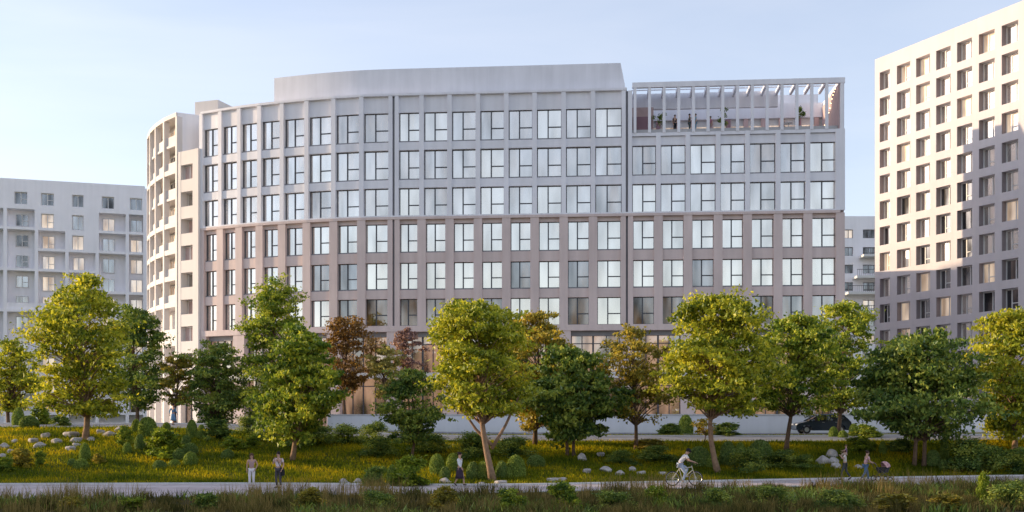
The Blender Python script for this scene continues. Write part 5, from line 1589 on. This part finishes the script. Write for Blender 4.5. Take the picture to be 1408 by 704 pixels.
t2_ = MB(); t2_.tube([(0, 0, 0), (0, 0, .03), (0, 0, .05), (0, 0, 1.02)], [.28, .27, .04, .04], 14); t2_.build('leg', M['frame_white'], tt_)

# ------------------------------------------------------------------ parked car
cp = ray(1129, 0, 84.6); cy = 84.6
car = empty('parked_car', (cp.x, cy, hgt(cp.x, cy) + 0.03), 'dark blue grey hatchback parked on the street in front of the low white wall', 'car', rotz=PI)
paint = mat('car_paint', (0.035, 0.05, 0.075), 0.22, 0.05, spec=0.6, metallic=0.3)
prof = [(-2.10, .32), (-2.14, .62), (-2.06, .92), (-1.90, 1.02), (-1.2, 1.04), (.62, 1.00), (1.30, .92), (1.95, .78), (2.14, .62), (2.16, .34), (1.9, .24), (-1.9, .24)]
# wheel arches cut into the profile
def arch(xc): return [(xc + .40 * math.cos(PI * i / 8), .30 + .40 * math.sin(PI * i / 8)) for i in range(9)]
low = [(-2.10, .32), (-2.14, .62), (-2.06, .92), (-1.90, 1.02), (-1.2, 1.04), (.62, 1.00), (1.30, .92), (1.95, .78), (2.14, .62), (2.16, .34), (1.95, .26)] + arch(1.33)[0:] + [(.8, .24), (-.75, .24)] + arch(-1.27) + [(-1.85, .26)]
bm = bmesh.new()
def side(y, ins): return [bm.verts.new((x_ * (1 - ins * .03), y, z_)) for x_, z_ in low]
rows = [side(-.80, 1), side(-.87, 0), side(.87, 0), side(.80, 1)]
for a, b_ in zip(rows[:-1], rows[1:]):
    for i in range(len(low)):
        bm.faces.new((a[i], a[(i + 1) % len(low)], b_[(i + 1) % len(low)], b_[i]))
bm.faces.new(rows[0][::-1]); bm.faces.new(rows[-1])
bmesh.ops.recalc_face_normals(bm, faces=bm.faces)
me = bpy.data.meshes.new('body'); bm.to_mesh(me); bm.free(); me.materials.append(paint); body_ = link('body', me, car)
roofp = [(-1.98, 1.00), (-1.55, 1.40), (-1.1, 1.50), (-.2, 1.52), (.35, 1.42), (1.15, .96)]
g_ = MB()
g_.hexa([(-1.95, -.80, 1.0), (1.12, -.80, .97), (1.12, .80, .97), (-1.95, .80, 1.0), (-1.50, -.60, 1.44), (.26, -.60, 1.44), (.26, .60, 1.44), (-1.50, .60, 1.44)])
g_.build('window', glass_mat('car_glass', (0.01, 0.012, 0.015), (0.03, 0.03, 0.035), 0.12), car)
rf_ = MB()
rf_.prism([(-1.56, -.61), (.30, -.61), (.30, .61), (-1.56, .61)], 1.435, 1.52, None, [(-1.30, -.50), (.10, -.50), (.10, .50), (-1.30, .50)])
for q in (-1, 1):
    for (x0_, x1_) in ((1.14, .28), (-.25, -.30), (-1.10, -1.02), (-1.96, -1.52)):
        rf_.tube([(x0_, q * .805, .98), (x1_, q * .612, 1.45)], .045 if x0_ != 1.14 else .035, 6)
rf_.build('roof', paint, car)
for x_ in (1.33, -1.27):
    for q in (-.78, .78):
        wq = MB(); wq.torus((x_, q, .31), (0, 1, 0), .235, .085, 26, 10); wt = wq.build('wheel', M['black'], car, smooth=True)
        rm = MB(); rm.tube([(x_, q - .05, .31), (x_, q + .05, .31)], .19, 20)
        rm.torus((x_, q + (.06 if q > 0 else -.06), .31), (0, 1, 0), .16, .02, 20, 6); rm.build('rim', M['metal'], wt)
lm = mat('lamp_glass', (0.75, 0.75, 0.75), 0.1, 0.02); rm_ = mat('rear_lamp', (0.35, 0.02, 0.02), 0.2, 0.05)
for q in (-.62, .62):
    l_ = MB(); l_.ball((2.02, q, .70), (.14, .16, .07)); l_.build('headlight', lm, car, smooth=True)
    l_ = MB(); l_.ball((-2.05, q, .88), (.08, .14, .09)); l_.build('taillight', rm_, car, smooth=True)
    l_ = MB(); l_.ball((.80, q * 1.48, 1.04), (.09, .08, .06)); l_.build('mirror', paint, car, smooth=True)
for x_ in (-.95, .05):
    for q in (-.875, .875):
        l_ = MB(); l_.box(x_ - .09, x_ + .09, q - .018, q + .018, .86, .89); l_.build('handle', M['metal'], car)
